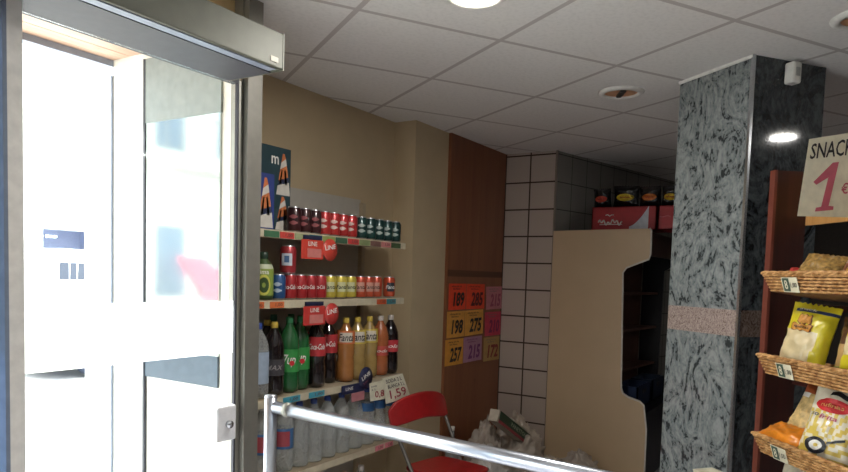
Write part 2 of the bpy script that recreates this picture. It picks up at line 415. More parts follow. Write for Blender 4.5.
# fixed shop window to the left and behind the camera
w = MB()
for x in (-3.0, -1.9, -.75, .38): w.box((x, 1.80, 0), (x + .06, 1.86, 2.27), ALU)
w.box((-3, 1.80, 2.2), (.40, 1.86, 2.27), ALU); w.box((-3, 1.80, 0), (.40, 1.86, .15), ALU); wi = struct(w, 'window_1')
m = MB(); m.box((-3, 1.828, .15), (.40, 1.834, 2.2), CLEAR); struct(m, 'window_pane', wi)
# door operator housing
t = thing('door_operator', 'long olive grey automatic sliding door operator housing above the glass door', 'door operator', (1.59, 1.55, 2.137))
OPX = mat('operator_underside', '#45434a', .6)
m = MB(); m.box((-2.1, 0, .004), (0, .25, .115), ALU_G, bev=.003); m.build('housing', t)
m = MB(); m.box((-2.1, .012, .001), (-.02, .045, .006), mat('silver_track', '#8f96a6', .5, .2)); m.box((-2.1, .05, 0), (-.004, .245, .004), OPX); m.build('track', t)
m = MB(); m.box((0, 0, .002), (.006, .25, .117), ALU_G); m.build('end_cap', t)
m = MB(); m.box((-.055, -.002, .018), (-.022, .0, .034), mat('white_maker_sticker', '#d9d4c2', .5)); m.build('sticker', t)

# mirror-like shop pane on the entrance return
m = MB(); MIR = mat('reflective_entrance_glass', '#cdd6d6', .06, .85, var=.02)
m.box((1.716, 1.985, 1.17), (1.724, 2.43, 2.08), MIR); m.box((1.715, 1.985, 1.05), (1.723, 2.43, 1.17), mat('blue_grey_glass_strip', '#3f4b57', .2)); m.box((1.714, 1.98, 2.08), (1.724, 2.44, 2.335), mat('grey_transom_panel', '#8b9290', .5)); m.box((1.712, 2.425, 0), (1.726, 2.437, 2.335), BLACKG)  # lower strip and top panel are reflections painted as flat colour
struct(m, 'window_2')

# ------------------------------------------------------------------ outdoors
m = MB(); m.box((-14, 1.87, -.2), (24, 16, -.1), mat('sunlit_asphalt', '#c9c7c3', .85, var=.06, scale=8)); struct(m, 'street')
m = MB(); m.box((-1.2, 1.87, -.1), (2.6, 3.9, -.03), mat('pale_pavement', '#e0ddd6', .8, var=.04)); struct(m, 'pavement')
m = MB(); m.box((2.045, 3.30, -.03), (2.138, 3.4, 4.2), OUTW); struct(m, 'column_2')
def building(name, label, x0, x1, y, z1, op=None, rows=3, step=1.35):
    OUTW = MATS['white_outdoor_wall'] if op else mat('grey_render_wall', '#b7b4ac', .8)
    t = thing(name, label, 'building', ((x0 + x1) / 2, y, -.1))
    cx = (x0 + x1) / 2
    m = MB()
    if op:
        a, b, hh = op
        m.box((x0 - cx, 0, 0), (a - cx, .3, z1), OUTW); m.box((b - cx, 0, 0), (x1 - cx, .3, z1), OUTW); m.box((a - cx, 0, hh), (b - cx, .3, z1), OUTW)
    else: m.box((x0 - cx, 0, 0), (x1 - cx, .3, z1), OUTW)
    m.build('wall', t)
    if op:
        m = MB(); gd = mat('blue_dark_garage', '#c5cde4', .8)
        m.box((a - cx, 1.8, 0), (b - cx, 1.9, hh + .3), gd); m.box((a - cx - .05, .3, 0), (a - cx, 1.9, hh + .3), gd); m.box((b - cx, .3, 0), (b - cx + .05, 1.9, hh + .3), gd)
        m.box((a - cx, .3, hh + .2), (b - cx, 1.9, hh + .3), gd); m.build('garage_bay', t)
        for dx in (.38, .62):
            m = MB(); m.box((a - cx + dx, 1.0, hh - .10), (a - cx + dx + .16, 1.06, hh - .065), mat('strip_light', '#ffffff', .5, emit='#ffffff', es=8)); m.build('strip_light', t)
    z = (op[2] + 1.0) if op else 1.1
    for r in range(rows):
        for k in range(int((x1 - x0) / step)):
            px = x0 + .5 + k * step - cx
            if z + 1.5 > z1: break
            m = MB(); m.box((px, -.02, z), (px + .62, .02, z + 1.25), mat('shutter_blue_grey', '#44586c', .6)); m.build('window', t)
        if r and z + 1.5 < z1:
            m = MB(); m.box((x0 - cx + .3, -.6, z - .35), (x1 - cx - .3, -.001, z - .25), OUTW)
            for k in range(int((x1 - x0) * 3)): m.box((x0 - cx + .32 + k * .32, -.59, z - .25), (x0 - cx + .345 + k * .32, -.57, z + .5), GREYP)
            m.box((x0 - cx + .3, -.6, z + .5), (x1 - cx - .3, -.56, z + .54), GREYP); m.build('balcony', t)
        z += 2.6
    return t
building('garage_building', 'bright white building across the street with a dark garage opening', 3.4, 9.2, 11.0, 7, op=(5.91, 7.6, 2.18), rows=0)
building('apartment_building', 'sunlit apartment block with balconies reflected in the entrance glass', -10.5, -.9, 10.2, 8.5, rows=3)
# white van
def van(loc):
    t = thing('van', 'white van parked across the street before the dark garage opening', 'van', loc)
    W = mat('white_van_paint', '#f3f3f2', .35, coat=.3); G = mat('van_glass', '#2b3344', .3)
    prof = [(0, .25), (4.2, .25), (4.2, .75), (3.35, .95), (2.75, 1.72), (2.5, 1.80), (.20, 1.82), (.06, 1.6), (0, .9)]
    m = MB(); m.prism([(x, 0, z) for x, z in prof], (0, 1.6, 0), W); m.build('body', t)
    for a, b in ((.17, .30), (.32, .41), (.43, .52), (.60, 1.3), (1.38, 2.3)):
        m = MB(); m.prism([(a, -.012, 1.40), (b, -.012, 1.40), (b, -.012, 1.63), (a + .01, -.012, 1.63)], (0, .02, 0), G); m.build('window', t)
    for x in (.75, 3.4):
        for y in (.08, 1.5):
            m = MB(); m.lathe([(.0, -.1), (.2, -.1), (.31, -.08), (.31, .08), (.2, .1), (0, .1)], mat('tyre', '#3a4256', .8), 20, Matrix.Translation((x, y, .31)) @ Matrix.Rotation(PI / 2, 4, 'X')); m.build('wheel', t)
    m = MB(); m.box((-.02, -.01, .75), (.06, .12, 1.0), mat('tail_light', '#d98a88', .3)); m.build('tail_light', t)
    m = MB(); m.box((-.04, -.02, .22), (4.2, 1.6, .40), mat('dark_bumper', '#5a6a86', .6)); m.build('bumper', t)
van((4.88, 9.0, -.1))
t = thing('street_sign', 'small blue sign on the bright wall across the street', 'sign', (5.4, 10.99, 2.35))
m = MB(); m.box((-.35, -.03, 0), (.0, 0, .08), mat('pale_blue_sign', '#9cc6e6', .5)); m.build('board', t)
m = MB(); m.box((-.2, -.02, .02), (-.17, .008, .06), GREYP); m.build('bracket', t)
# red awning seen in the entrance reflection
t = thing('awning', 'small red shop awning across the street reflected in the entrance glass', 'awning', (-4.6, 9.0, 1.15))
m = MB(); m.prism([(0, .0, 0), (0, .59, .55), (0, .59, .5), (0, 0, -.2)], (.6, 0, 0), mat('red_awning_cloth', '#e0485a', .7)); m.build('canopy', t)
m = MB(); m.tube([(.05, .02, -.1), (.05, .59, -.1)], .015, GREYP); m.tube([(.55, .02, -.1), (.55, .59, -.1)], .015, GREYP); m.build('arm', t)

# ------------------------------------------------------------------ ceiling fixtures
def downlight(u, v, label, on, r=.1, power=0, refl='#d9a070', tilt=0):
    t = thing('downlight', label, 'ceiling light', (u, v, H), group='recessed round downlights in the ceiling')
    m = MB(); m.lathe([(r * .8, -.002), (r * .84, -.014), (r, -.012), (r * 1.12, -.004), (r * 1.12, .0)], mat('white_trim_ring', '#dedcd6', .4), 36, caps=False); m.build('trim_ring', t)
    if on:
        m = MB(); m.lathe([(0, -.0205), (r * .5, -.020), (r * .8, -.010), (r * .82, -.002)], mat('lit_diffuser', '#ffffff', .5, emit='#fff8e8', es=6), 32, caps=False); m.build('diffuser', t)
        L = bpy.data.lights.new('lamp', 'AREA'); L.shape = 'DISK'; L.size = r * 1.6; L.energy = power; L.color = (1, .97, .92)
        lo = bpy.data.objects.new('lamp', L); C.objects.link(lo); lo.parent = t; lo.location = (0, 0, -.03)
    else:
        m = MB(); m.lathe([(r * .8, -.003), (r * .62, -.0015), (r * .3, -.0008), (0, -.0008)], mat('copper_reflector', refl, .3, .6), 32, caps=False)
        m.build('reflector', t)
        m = MB(); m.box((-.055, -.014, -.016), (.055, .014, -.002), mat('dark_lamp_tube', '#4b4644', .4), Matrix.Rotation(.5, 4, 'Z'), bev=.006); m.build('bulb', t)
    return t
downlight(2.0, 1.085, 'lit round white downlight at the top of the picture', True, .1, 6)
downlight(3.354, .982, 'unlit downlight with copper reflector near the granite column', False, .1)
downlight(2.80, -.02, 'unlit dark downlight at the top right corner of the picture', False, .1, refl='#6b655f')
for k, (u, v) in enumerate(((-.9, .6), (-.6, -2.0), (3.43, -1.21))):  # first two are unseen lamps added to fill the shop with light
    downlight(u, v, ['lit downlight behind the viewer near the shop window, outside the picture', 'lit downlight behind the viewer near the rear wall', 'lit downlight right of the snack rack, mirrored in the polished column'][k], True, .085, (4, 4, 3)[k])
# motion sensor
t = thing('motion_sensor', 'small white motion sensor at the top of the granite column', 'sensor', pc + dR * .47 - dl * .03 + Vector((0, 0, H - .013)), math.atan2(dr.y, dr.x))
m = MB(); m.box((-.024, -.018, -.088), (.024, .030, 0), mat('white_plastic', '#e4e1da', .4), bev=.009); m.build('case', t)
m = MB(); m.box((-.012, -.021, -.06), (.012, -.016, -.025), mat('grey_lens', '#b3b2ae', .3), bev=.003); m.build('lens', t)

# ------------------------------------------------------------------ drinks shelving
SH = [.15, .577, .942, 1.373, 1.678]      # top surfaces
U0, U1, V0, V1 = 1.84, 3.12, 2.085, 2.375
t = thing('shelving_unit', 'beige metal drinks shelving unit against the cream wall by the door', 'shelves', (U0, V0, 0))
GREYB = mat('grey_back_panel', '#b9b4aa', .45, var=.02)
m = MB(); m.box((0, .275, .02), (U1 - U0 - .06, .289, 1.92), GREYB); m.build('back_panel', t)
for x in (0.0, U1 - U0 - .07):
    m = MB(); m.box((x, .25, 0), (x + .03, .28, 1.90), SHELF); m.build('upright', t)
STC = ['#3f6b4c', '#c4453c', '#9aa07a', '#2f6b6d', '#8f9a5a', '#3d5b43', '#c23f3d', '#7f8b60', '#7a5a52', '#c9817f', '#465b3c']
def tagm(c): return mat('paper_tag_' + c[1:], c, .6)
def price_tag(sh, x, w, z, col, dark=True):
    m = MB(); m.box((x, -.006, z + .003), (x + w, -.0035, z + .030), tagm(col))
    if dark: m.text('1,00', plane_fn((x + w * .62, -.0066, z + .016), (1, 0, 0), (0, 0, 1)), w * .5, .016, mat('tag_ink', '#5a3b36', .6))
    m.build('price_tag', sh)
for k, z in enumerate(SH):
    m = MB(); m.box((0, 0, z - .022), (U1 - U0, .274, z), SHELF); m.box((0, -.003, z - .036), (U1 - U0, .004, z), SHELF)
    sh = m.build('shelf', t)
    m = MB(); m.box((0, -.0035, z - .035), (U1 - U0, -.0029, z - .0015), mat('price_rail_plastic', '#c5bba2', .3)); m.build('price_rail', sh)
    zb = z - .036
    if k == 4:
        for i in range(11): price_tag(sh, .20 + i * .094, .088, zb, STC[i], i in (1, 6, 9))
    if k == 3:
        for x, c in ((.12, '#c8642e'), (.24, '#c96a38'), (1.02, '#c8562e'), (1.11, '#3c7f88')): price_tag(sh, x, .085, zb, c)
    if k == 2:
        for x, c in ((.33, '#3f93a6'), (.50, '#3f93a6')): price_tag(sh, x, .11, zb, c)
    if k == 1:
        for x, c in ((1.04, '#d8828c'), (1.13, '#d8828c')): price_tag(sh, x, .075, zb, c)

# --- drink containers
HAZE_DULL[:] = [.86, .10]  # drinks below get the haze mixed into their colours
TINL = mat('can_lid_aluminium', '#c9c9cc', .3, .85)
def can_proto(name, label, group, c1, c2, txt=None, tcol=WHITE, patch=None, marks=None, s=1.0):
    t = thing(name, label, 'can', group=group); h = .115 * s; r = .033 * s
    B = mat('can_' + c1[1:], c1, .3, .25, coat=.3); B2 = mat('can_' + c2[1:], c2, .3, .25, coat=.3)
    m = MB(); m.lathe([(.0, .003), (.024 * s, 0), (r * .9, .006), (r, .014), (r, h * .42), (r, h * .86), (.027 * s, h * .955), (.0265 * s, h * .98)], B, 24, mats=[TINL, TINL, B, B, B2, B2, TINL], caps=False)
    if patch:
        m.patch(lambda a, b: cyl_fn(r, h * .5)((a - .5) * r * 1.35, (b - .5) * h * .42), patch, 8, 1)
    if marks:
        for zz in (h * .36, h * .6):
            m.patch(lambda a, b: cyl_fn(r, zz, lift=.0009)((a - .5) * r * 1.2, (b - .5) * h * .16 * math.sin(PI * min(max(a, .12), .88))), marks, 8, 1)
    if txt: m.text(txt, cyl_fn(r, h * .5, lift=.0012), r * 1.75, h * .17, tcol, .25)
    m.build('body', t)
    m = MB(); m.lathe([(.0265 * s, h * .98), (.0265 * s, h), (.0235 * s, h * .985), (0, h * .98)], TINL, 20, caps=False); m.box((-.006, -.012, h * .982), (.006, .010, h * .992), TINL); m.build('lid', t)
    return t
protos = {}
def place(proto, loc, rz, label, group):
    if not protos.get(proto.name):
        protos[proto.name] = True
        proto.location = loc; proto.rotation_euler = (0, 0, rz); proto['label'] = label; proto['group'] = group
        return proto
    return dup(proto, loc, rz, label, group)
FR = -.80     # print turned a little to the shop door
def row(proto, us, v, z, fmt, group, rz=None):
    for i, u in enumerate(us):
        place(proto, (u, v, z), (FR + R_.uniform(-.25, .25)) if rz is None else rz, fmt.format(ORD[i]), group)
VC = V0 + .042
z5 = SH[4] + .0005; z4 = SH[3] + .0005; z3 = SH[2] + .0005; z2 = SH[1] + .0005; z1 = SH[0] + .0005
def ux(px, v, z):  # where the sight line through column px meets a row at depth v, height z
    a, b = 100.0, 500.0
    for _ in range(30):
        py = (a + b) / 2; p = at(1, v, px, py)
        if p.z > z: a = py
        else: b = py
    return at(1, v, px, (a + b) / 2).x
def urow(p0, p1, n, v, z):
    a, b = ux(p0, v, z), ux(p1, v, z); s = .0685; n = n
    st = (b - a) / (n - 1) if n > 1 else 0
    return [a + i * max(st, .0692) for i in range(n)]
dk = can_proto('soda_can', 'x', None, '#4a2024', '#3b1a1e', None, marks=mat('dull_red_mark', '#a8565a', .4))
row(dk, urow(294, 313, 3, VC, z5 + .06), VC, z5, 'dark red soda can, {} from the left of the red cans on the top shelf', 'dark red cans on the top shelf')
rd = can_proto('soda_can', 'x', None, '#cf2c2a', '#c62629', None, marks=mat('pale_can_mark', '#e7c9bd', .4))
u6 = urow(324, 350, 4, VC, z5 + .06)
row(rd, u6, VC, z5, 'bright red can with two white marks, {} from the left on the top shelf', 'bright red cans on the top shelf')
gn = can_proto('beer_can', 'x', None, '#1f4c49', '#1b4543', None, marks=mat('pale_green_mark', '#b9c7c0', .4))
row(gn, urow(361, 395, 5, VC, z5 + .06), VC, z5, 'dark green beer can, {} from the left of the green cans on the top shelf', 'dark green cans on the top shelf')
cc = can_proto('cola_can', 'x', None, '#c01f27', '#b81c24', 'Coca-Cola')
uc = urow(289.5, 317, 4, VC, z4 + .06)
row(cc, uc, VC, z4, 'red cola can with white script, {} from the left on the second shelf', 'red cola cans on the second shelf')
yc = can_proto('lemon_soda_can', 'x', None, '#d8c22c', '#d8c22c', 'Fanta', BLACK, patch=mat('pale_lemon_patch', '#d6d6a0', .4))
row(yc, urow(329.5, 350, 3, VC, z4 + .06), VC, z4, 'yellow lemon soda can, {} from the left on the second shelf', 'yellow cans on the second shelf')
oc = can_proto('orange_soda_can', 'x', None, '#d9552a', '#d04a26', 'Fanta', BLACK, patch=mat('pale_orange_patch', '#d79a86', .4))
row(oc, urow(360, 376, 3, VC, z4 + .06), VC, z4, 'orange soda can, {} of three together on the second shelf', 'orange cans on the second shelf')
oc2 = can_proto('orange_soda_can', 'x', None, '#dd5523', '#d34e20', 'Fanta', WHITE, patch=mat('dark_grey_patch', '#3d4048', .4))
row(oc2, [ux(389, VC, z4 + .06)], VC, z4, 'orange can with dark label standing alone at right end of second shelf', None)
if 'group' in oc2: del oc2['group']
bc = can_proto('blue_soda_can', 'x', None, '#2a5f9e', '#295b96', None, marks=mat('pale_blue_mark', '#b9cbe0', .4))
row(bc, [ux(278.2, VC, z4 + .06)], VC, z4, 'blue soda can beside the lime carton on the second shelf', None)
st = can_proto('red_can', 'x', None, '#b02a33', '#ab2730', None, s=1.12, patch=mat('white_blue_square', '#d5dbe6', .4))
m = MB(); m.patch(lambda a, b: cyl_fn(.037, .066, lift=.001)((a - .5) * .022, (b - .5) * .03), mat('blue_square', '#4b6f9d', .4), 4, 1); m.build('label', st)
row(st, [uc[0] - .012], VC, z4 + .1155, 'red can with a white square label stacked on the cola cans', None)
for p in (bc, st, oc2):
    if 'group' in p: del p['group']
# lime drink
t = thing('lime_drink_bottle', 'yellow-green lime drink bottle with dark cap at left end of second shelf', 'bottle', (ux(265, VC, z4 + .1), VC + .01, z4), FR)
LM = mat('lime_label', '#8fa63a', .4); LD = mat('lime_dark', '#3f5a2c', .4); LY = mat('lime_rind', '#d3d04a', .4)
m = MB(); m.lathe([(0, 0), (.040, .002), (.044, .02), (.044, .135), (.036, .155), (.022, .172), (.018, .18)], LM, 24, mats=[LD, LD, LM, mat('pale_lime_top', '#c9cfae', .4), LD, LD], caps=False)
m.patch(lambda a, b: cyl_fn(.044, .065)(.004 + .030 * math.cos(a * 2 * PI) * (.25 + .75 * b), .045 * math.sin(a * 2 * PI) * (.25 + .75 * b)), LD, 20, 3, mf=lambda a, b: LY if b > .6 else LD)
m.text('Lima', cyl_fn(.044, .122, lift=.0012), .05, .02, WHITE); m.build('body', t)
m = MB(); m.lathe([(.019, .178), (.0195, .18), (.0195, .205), (.017, .208), (0, .208)], mat('dark_green_cap', '#26402f', .4), 20); m.build('cap', t)

def bottle_proto(name, liquid, capc, labc, txt=None, tcol=WHITE, h=.33, r=.0465, lab=(.43, .66), patch=None, clear=False, shear=.3, tw=1.75, th=.3):
    t = thing(name, 'x', 'bottle'); k = h / .33
    L = liquid
    m = MB()
    prof = [(0, .006), (r * .55, .0), (r * .9, .006), (r, .03), (r * .97, .10), (r * .90, .13), (r * .985, .15), (r, .21), (r * .94, .235), (r * .7, .268), (r * .38, .293), (.0145, .303), (.0145, .308)]
    if clear: prof = [(0, .006), (r * .55, 0), (r * .92, .005)] + [(r * (1 - .10 * (i % 2)), .015 + i * .0125) for i in range(17)] + [(r * .8, .255), (r * .5, .285), (.0145, .30), (.0145, .308)]
    m.lathe([(a, z * k) for a, z in prof], L, 24, caps=False); m.build('body', t)
    if labc:
        LB = labc
        m = MB(); z0, z1 = lab[0] * h, lab[1] * h
        m.lathe([(r * 1.012, z0), (r * 1.015, z0 + .002), (r * 1.015, z1 - .002), (r * 1.012, z1)], LB, 24, caps=False)
        if patch: m.patch(lambda a, b: cyl_fn(r * 1.015, (z0 + z1) / 2)((a - .5) * r * 1.5, (b - .5) * (z1 - z0) * .75), patch, 8, 1)
        if txt: m.text(txt, cyl_fn(r * 1.015, (z0 + z1) / 2, lift=.0015), r * tw, (z1 - z0) * th, tcol, shear)
        m.build('label', t)
    m = MB(); m.lathe([(.016, .303 * k), (.0165, .305 * k), (.0165, .325 * k), (.0145, .33 * k), (0, .33 * k)], capc, 18); m.build('cap', t)
    return t
COLA = mat('cola_liquid', '#1c1214', .12, coat=.5); GREENB = mat('green_pet', '#17632f', .12, coat=.5)
ORL = mat('orange_liquid', '#b0702f', .15, coat=.4); LEL = mat('lemon_liquid', '#ad8d4a', .15, coat=.4); ORL2 = mat('orange_liquid_two', '#b5622f', .15, coat=.4)
YCAP = mat('yellow_cap', '#d9b92e', .4); GCAP = mat('green_cap', '#2f8a55', .4); WCAP = mat('white_cap', '#d8cfc6', .4); TCAP = mat('teal_cap', '#2b7a64', .4); BCAP = mat('blue_cap', '#2a4a9a', .4); BKCAP = mat('black_cap', '#241f20', .4); RCAP = mat('red_cap', '#b1262b', .4)
VB = V0 + .062
CL = glass('clear_pet', '#edf1f1', .74, .06, '#eef0ee')
taken = []
def bplace(px, v, p, z, label, group=None, zt=.15, rz=None):
    u = ux(px, v, z + zt); r = .048 if z > .9 else .0505
    for _ in range(3):
        for (qu, qv, qz, qr) in taken:
            dv = abs(qv - v)
            if abs(qz - z) < .01 and dv < r + qr and abs(u - qu) < math.sqrt((r + qr) ** 2 - dv * dv): u = qu + math.sqrt((r + qr) ** 2 - dv * dv) + .0005
    taken.append((u, v, z, r))
    o = place(p, (u, v, z), FR + R_.uniform(-.12, .12) if rz is None else rz, label, group)
    if not group and 'group' in o: del o['group']
    return o
bw = bottle_proto('water_bottle', CL, BCAP, mat('pale_blue_label', '#a9bcd2', .4), None, lab=(.2, .62))
bplace(258, VB, bw, z3, 'pale bottle with white and blue label, first on the third shelf')
pz = bottle_proto('dark_soda_bottle', COLA, YCAP, mat('grey_black_label', '#4a474b', .4), 'MAX', mat('label_silver', '#a39c9a', .4), lab=(.28, .50))
bplace(267, VB + .11, pz, z3, 'dark soda bottle with yellow cap, back one at left of third shelf', 'dark soda bottles with yellow caps')
bplace(270, VB, pz, z3, 'dark soda bottle with yellow cap and grey label, front of third shelf', 'dark soda bottles with yellow caps')
tb = bottle_proto('green_soda_bottle', GREENB, TCAP, None, h=.35)
bplace(269, VB + .155, tb, z3, 'green soda bottle with teal cap at the back left of third shelf')
sv = bottle_proto('lime_soda_bottle', GREENB, GCAP, mat('green_label', '#2c9a42', .4), '7up', WHITE, lab=(.28, .58), h=.35, tw=1.3, th=.55)
m = MB(); m.lathe([(.0, 0), (.012, .0005)], REDP, 16, Matrix.Translation((.012, -.0490, .140)) @ Matrix.Rotation(PI / 2, 4, 'X'), caps=False); m.build('dot', sv)
bplace(284, VB, sv, z3, 'green lime soda bottle, front left of the three on third shelf', 'green lime soda bottles')
bplace(290, VB + .13, sv, z3, 'green lime soda bottle standing behind the other two on third shelf', 'green lime soda bottles')
bplace(297, VB + .02, sv, z3, 'green lime soda bottle nearest the cola bottles on third shelf', 'green lime soda bottles')
co = bottle_proto('cola_bottle', COLA, RCAP, mat('red_label', '#c0272e', .4), 'Coca-Cola', WHITE, lab=(.47, .75))
bplace(312, VB, co, z3, 'cola bottle with red label, front left of the cola bottles', 'cola bottles on the third shelf')
bplace(328, VB + .045, co, z3, 'cola bottle with red label beside the orange soda bottle', 'cola bottles on the third shelf')
bplace(316, VB + .15, co, z3, 'cola bottle standing behind the two front cola bottles', 'cola bottles on the third shelf')
fo = bottle_proto('orange_soda_bottle', ORL, YCAP, mat('orange_label', '#e2752c', .4), 'Fanta', BLACK, lab=(.60, .80), patch=mat('cream_label_patch', '#e0d6c4', .4), th=.55)
bplace(344, VB, fo, z3, 'orange soda bottle with orange label beside the cola bottles')
fl = bottle_proto('lemon_soda_bottle', LEL, YCAP, mat('yellow_label', '#d9bd2e', .4), 'Fanta', BLACK, lab=(.58, .80), patch=mat('cream_label_patch', '#e0d6c4', .4), th=.55)
bplace(357, VB, fl, z3, 'lemon soda bottle with yellow label, left of the pair on third shelf', 'lemon soda bottles')
bplace(369, VB, fl, z3, 'lemon soda bottle with yellow label, right of the pair on third shelf', 'lemon soda bottles')
o2 = bottle_proto('orange_soda_bottle', ORL2, WCAP, mat('coral_label', '#cf4a3a', .4), 'soda', WHITE, lab=(.34, .5))
bplace(380, VB, o2, z3, 'orange soda bottle with coral label and white cap on third shelf')
c2 = bottle_proto('cola_bottle', COLA, WCAP, mat('bright_red_label', '#d22d36', .4), 'cola', WHITE, lab=(.38, .58))
bplace(390, VB, c2, z3, 'dark cola bottle with white cap at the right end of third shelf')
# fourth shelf: clear water
WL = bottle_proto('soda_water_bottle', CL, mat('pale_cap', '#c8c6c0', .4), mat('blue_red_label', '#3d6fa5', .4), None, lab=(.34, .62), patch=mat('red_oval_patch', '#b4434e', .4))
bplace(262, VB, WL, z2, 'clear bottle with blue and red label partly behind the door post', 'clear bottles with blue and red label')
bplace(283, VB, WL, z2, 'clear bottle with blue and red label beside the rail post', 'clear bottles with blue and red label')
wq = bottle_proto('water_bottle', CL, BCAP, None, clear=True, h=.31, r=.046)
wd = ['beside the labelled bottle', 'left of the blue capped middle', 'near the middle of the shelf', 'right of the middle', 'left of the blue labelled pair']
for i, px in enumerate((299, 313, 327, 341, 354)):
    bplace(px, VB, wq, z2, 'clear ribbed water bottle, {} from the left on the fourth shelf'.format(ORD[i]), 'clear ribbed water bottles')
wl = bottle_proto('water_bottle', CL, BCAP, mat('bright_blue_label', '#2f6fae', .4), None, clear=True, h=.31, r=.046, lab=(.60, .74))
for i, px in enumerate((366, 377, 387)):
    bplace(px, VB, wl, z2, 'water bottle with blue label band, {} of three at right of fourth shelf'.format(ORD[i]), 'water bottles with blue label band')
wb = bottle_proto('water_bottle', CL, WCAP, None, clear=True, h=.315, r=.05)
for i, px in enumerate((344, 361)):
    bplace(px, VB, wb, z1, '{} water bottle with white cap on the lowest shelf below the rail'.format(['left', 'right'][i]), 'white capped water bottles on lowest shelf', zt=.3)
# cartons of bottles at the left of the top shelf
def cone(m, fn, cx, cz, s, h):
    OR = mat('cone_orange', '#d4763a', .45); WH = mat('cone_white', '#d9d3c8', .45); NV = mat('cone_navy', '#2d3450', .45)
    for a, b, mm, dx in ((0, .22, WH, .0), (.22, .34, NV, 0), (.34, .62, OR, 0), (.62, .78, WH, 0), (.78, 1, OR, 0)):
        wa, wb_ = s * (1 - a * .86), s * (1 - b * .86)
        V = [fn(cx - wa, cz + a * h), fn(cx + wa, cz + a * h + .02 * (a > .2)), fn(cx + wb_, cz + b * h + .02 * (b > .2) * (b < 1)), fn(cx - wb_, cz + b * h)]
        m.face(V, mm)
    for sx in (-.45, .4):
        m.face([fn(cx + s * sx - .007, cz + .25 * h), fn(cx + s * sx + .007, cz + .26 * h), fn(cx + s * sx * .5 + .004, cz + .62 * h), fn(cx + s * sx * .5 - .004, cz + .6 * h)], WH)
t = thing('drink_carton', 'tall dark teal drinks carton with white letter at left of top shelf', 'carton', (ux(290, V0 + .085, z5 + .1) - .195, V0 + .085, z5))
m = MB(); m.box((0, 0, 0), (.195, .09, .375), mat('teal_card', '#24434c', .5)); m.box((.03, .008, .3751), (.165, .08, .3765), mat('teal_card_lid', '#1f3a42', .5))
f = plane_fn((0, -.0008, 0), (1, 0, 0), (0, 0, 1))
cone(m, plane_fn((0, -.0009, 0), (1, 0, 0), (0, 0, 1)), .148, .165, .044, .185); cone(m, plane_fn((0, -.0012, 0), (1, 0, 0), (0, 0, 1)), .145, .008, .044, .15)
m.text('m', plane_fn((.095, -.001, .315), (1, 0, 0), (0, 0, 1)), .045, .035, WHITE); m.build('box', t)
t = thing('drink_carton', 'shorter blue drinks carton in front of the tall teal carton', 'carton', (ux(274, V0 + .012, z5 + .1) - .105, V0 + .012, z5))
m = MB(); m.box((0, 0, 0), (.105, .07, .235), mat('blue_card', '#2c3f86', .5)); m.box((.02, .008, .2351), (.09, .06, .2365), mat('blue_card_lid', '#25366f', .5))
cone(m, plane_fn((0, -.0009, 0), (1, 0, 0), (0, 0, 1)), .054, .006, .046, .21); m.build('box', t)

# shelf wobblers
def wobbler(label, u, z, col, dark, w=.15, h=.085, low=False):
    t = thing('shelf_wobbler', label, 'sign', (u, V0 - .004, z), group='round ended price signs hung on the shelf edges')
    CM = mat('wobbler_' + col[1:], col, .4)
    m = MB(); m.box((.0, -.006, -.010), (.125, -.001, .008), mat('navy_clip', '#2b2f4e', .4)); m.build('clip', t)
    if not low:
        m = MB(); m.box((-.02, -.012, -.10), (w - .02, -.010, -.012), CM); m.box((.02, -.0135, -.092), (w - .035, -.0121, -.052), mat('pale_red_field', '#dd8078', .5))
        m.text('LINE', plane_fn((.055, -.0136, -.030), (1, 0, 0), (0, 0, 1)), .06, .02, WHITE); m.build('panel', t)
        cx, cz, r = w + .028, -.052, .052
    else:
        m = MB(); m.box((-.02, -.012, -.03), (w + .06, -.010, .016), CM); m.text('LINE', plane_fn((.04, -.0136, -.004), (1, 0, 0), (0, 0, 1)), .06, .016, WHITE); m.box((.06, -.0135, -.075), (.165, -.010, -.031), mat('pink_field', '#c97f86', .5)); m.build('panel', t)
        cx, cz, r = w + .075, .035, .058
    m = MB(); m.lathe([(0, .003), (r, .003), (r, 0), (0, 0)], CM, 32, Matrix.Translation((cx, -.011, cz)) @ Matrix.Rotation(PI / 2, 4, 'X'), caps=False)
    m.text('LINE', plane_fn((cx, -.0150, cz + .012), (1, 0, .15 + .3 * low), (-.15 - .3 * low, 0, 1)), .075, .022, WHITE)
    if low: m.text('1,00', plane_fn((cx, -.0150, cz - .022), (1, 0, .45), (-.45, 0, 1)), .04, .012, mat('pink_letters', '#b76a86', .5))
    m.build('disc', t)
    return t
pz_ = at(1, V0, 302, 236); wobbler('red wobbler sign with round end hanging under the top shelf', pz_.x, SH[4] - .018, '#e0402a', WHITE)
pz_ = at(1, V0, 304, 306); wobbler('red wobbler sign with round end hanging under the second shelf', pz_.x, SH[3] - .018, '#d8362e', WHITE)
pz_ = at(1, V0, 343, 390); wobbler('dark blue wobbler sign with round end on the third shelf', pz_.x - .01, SH[2] - .018, '#23284f', WHITE, w=.10, low=True)
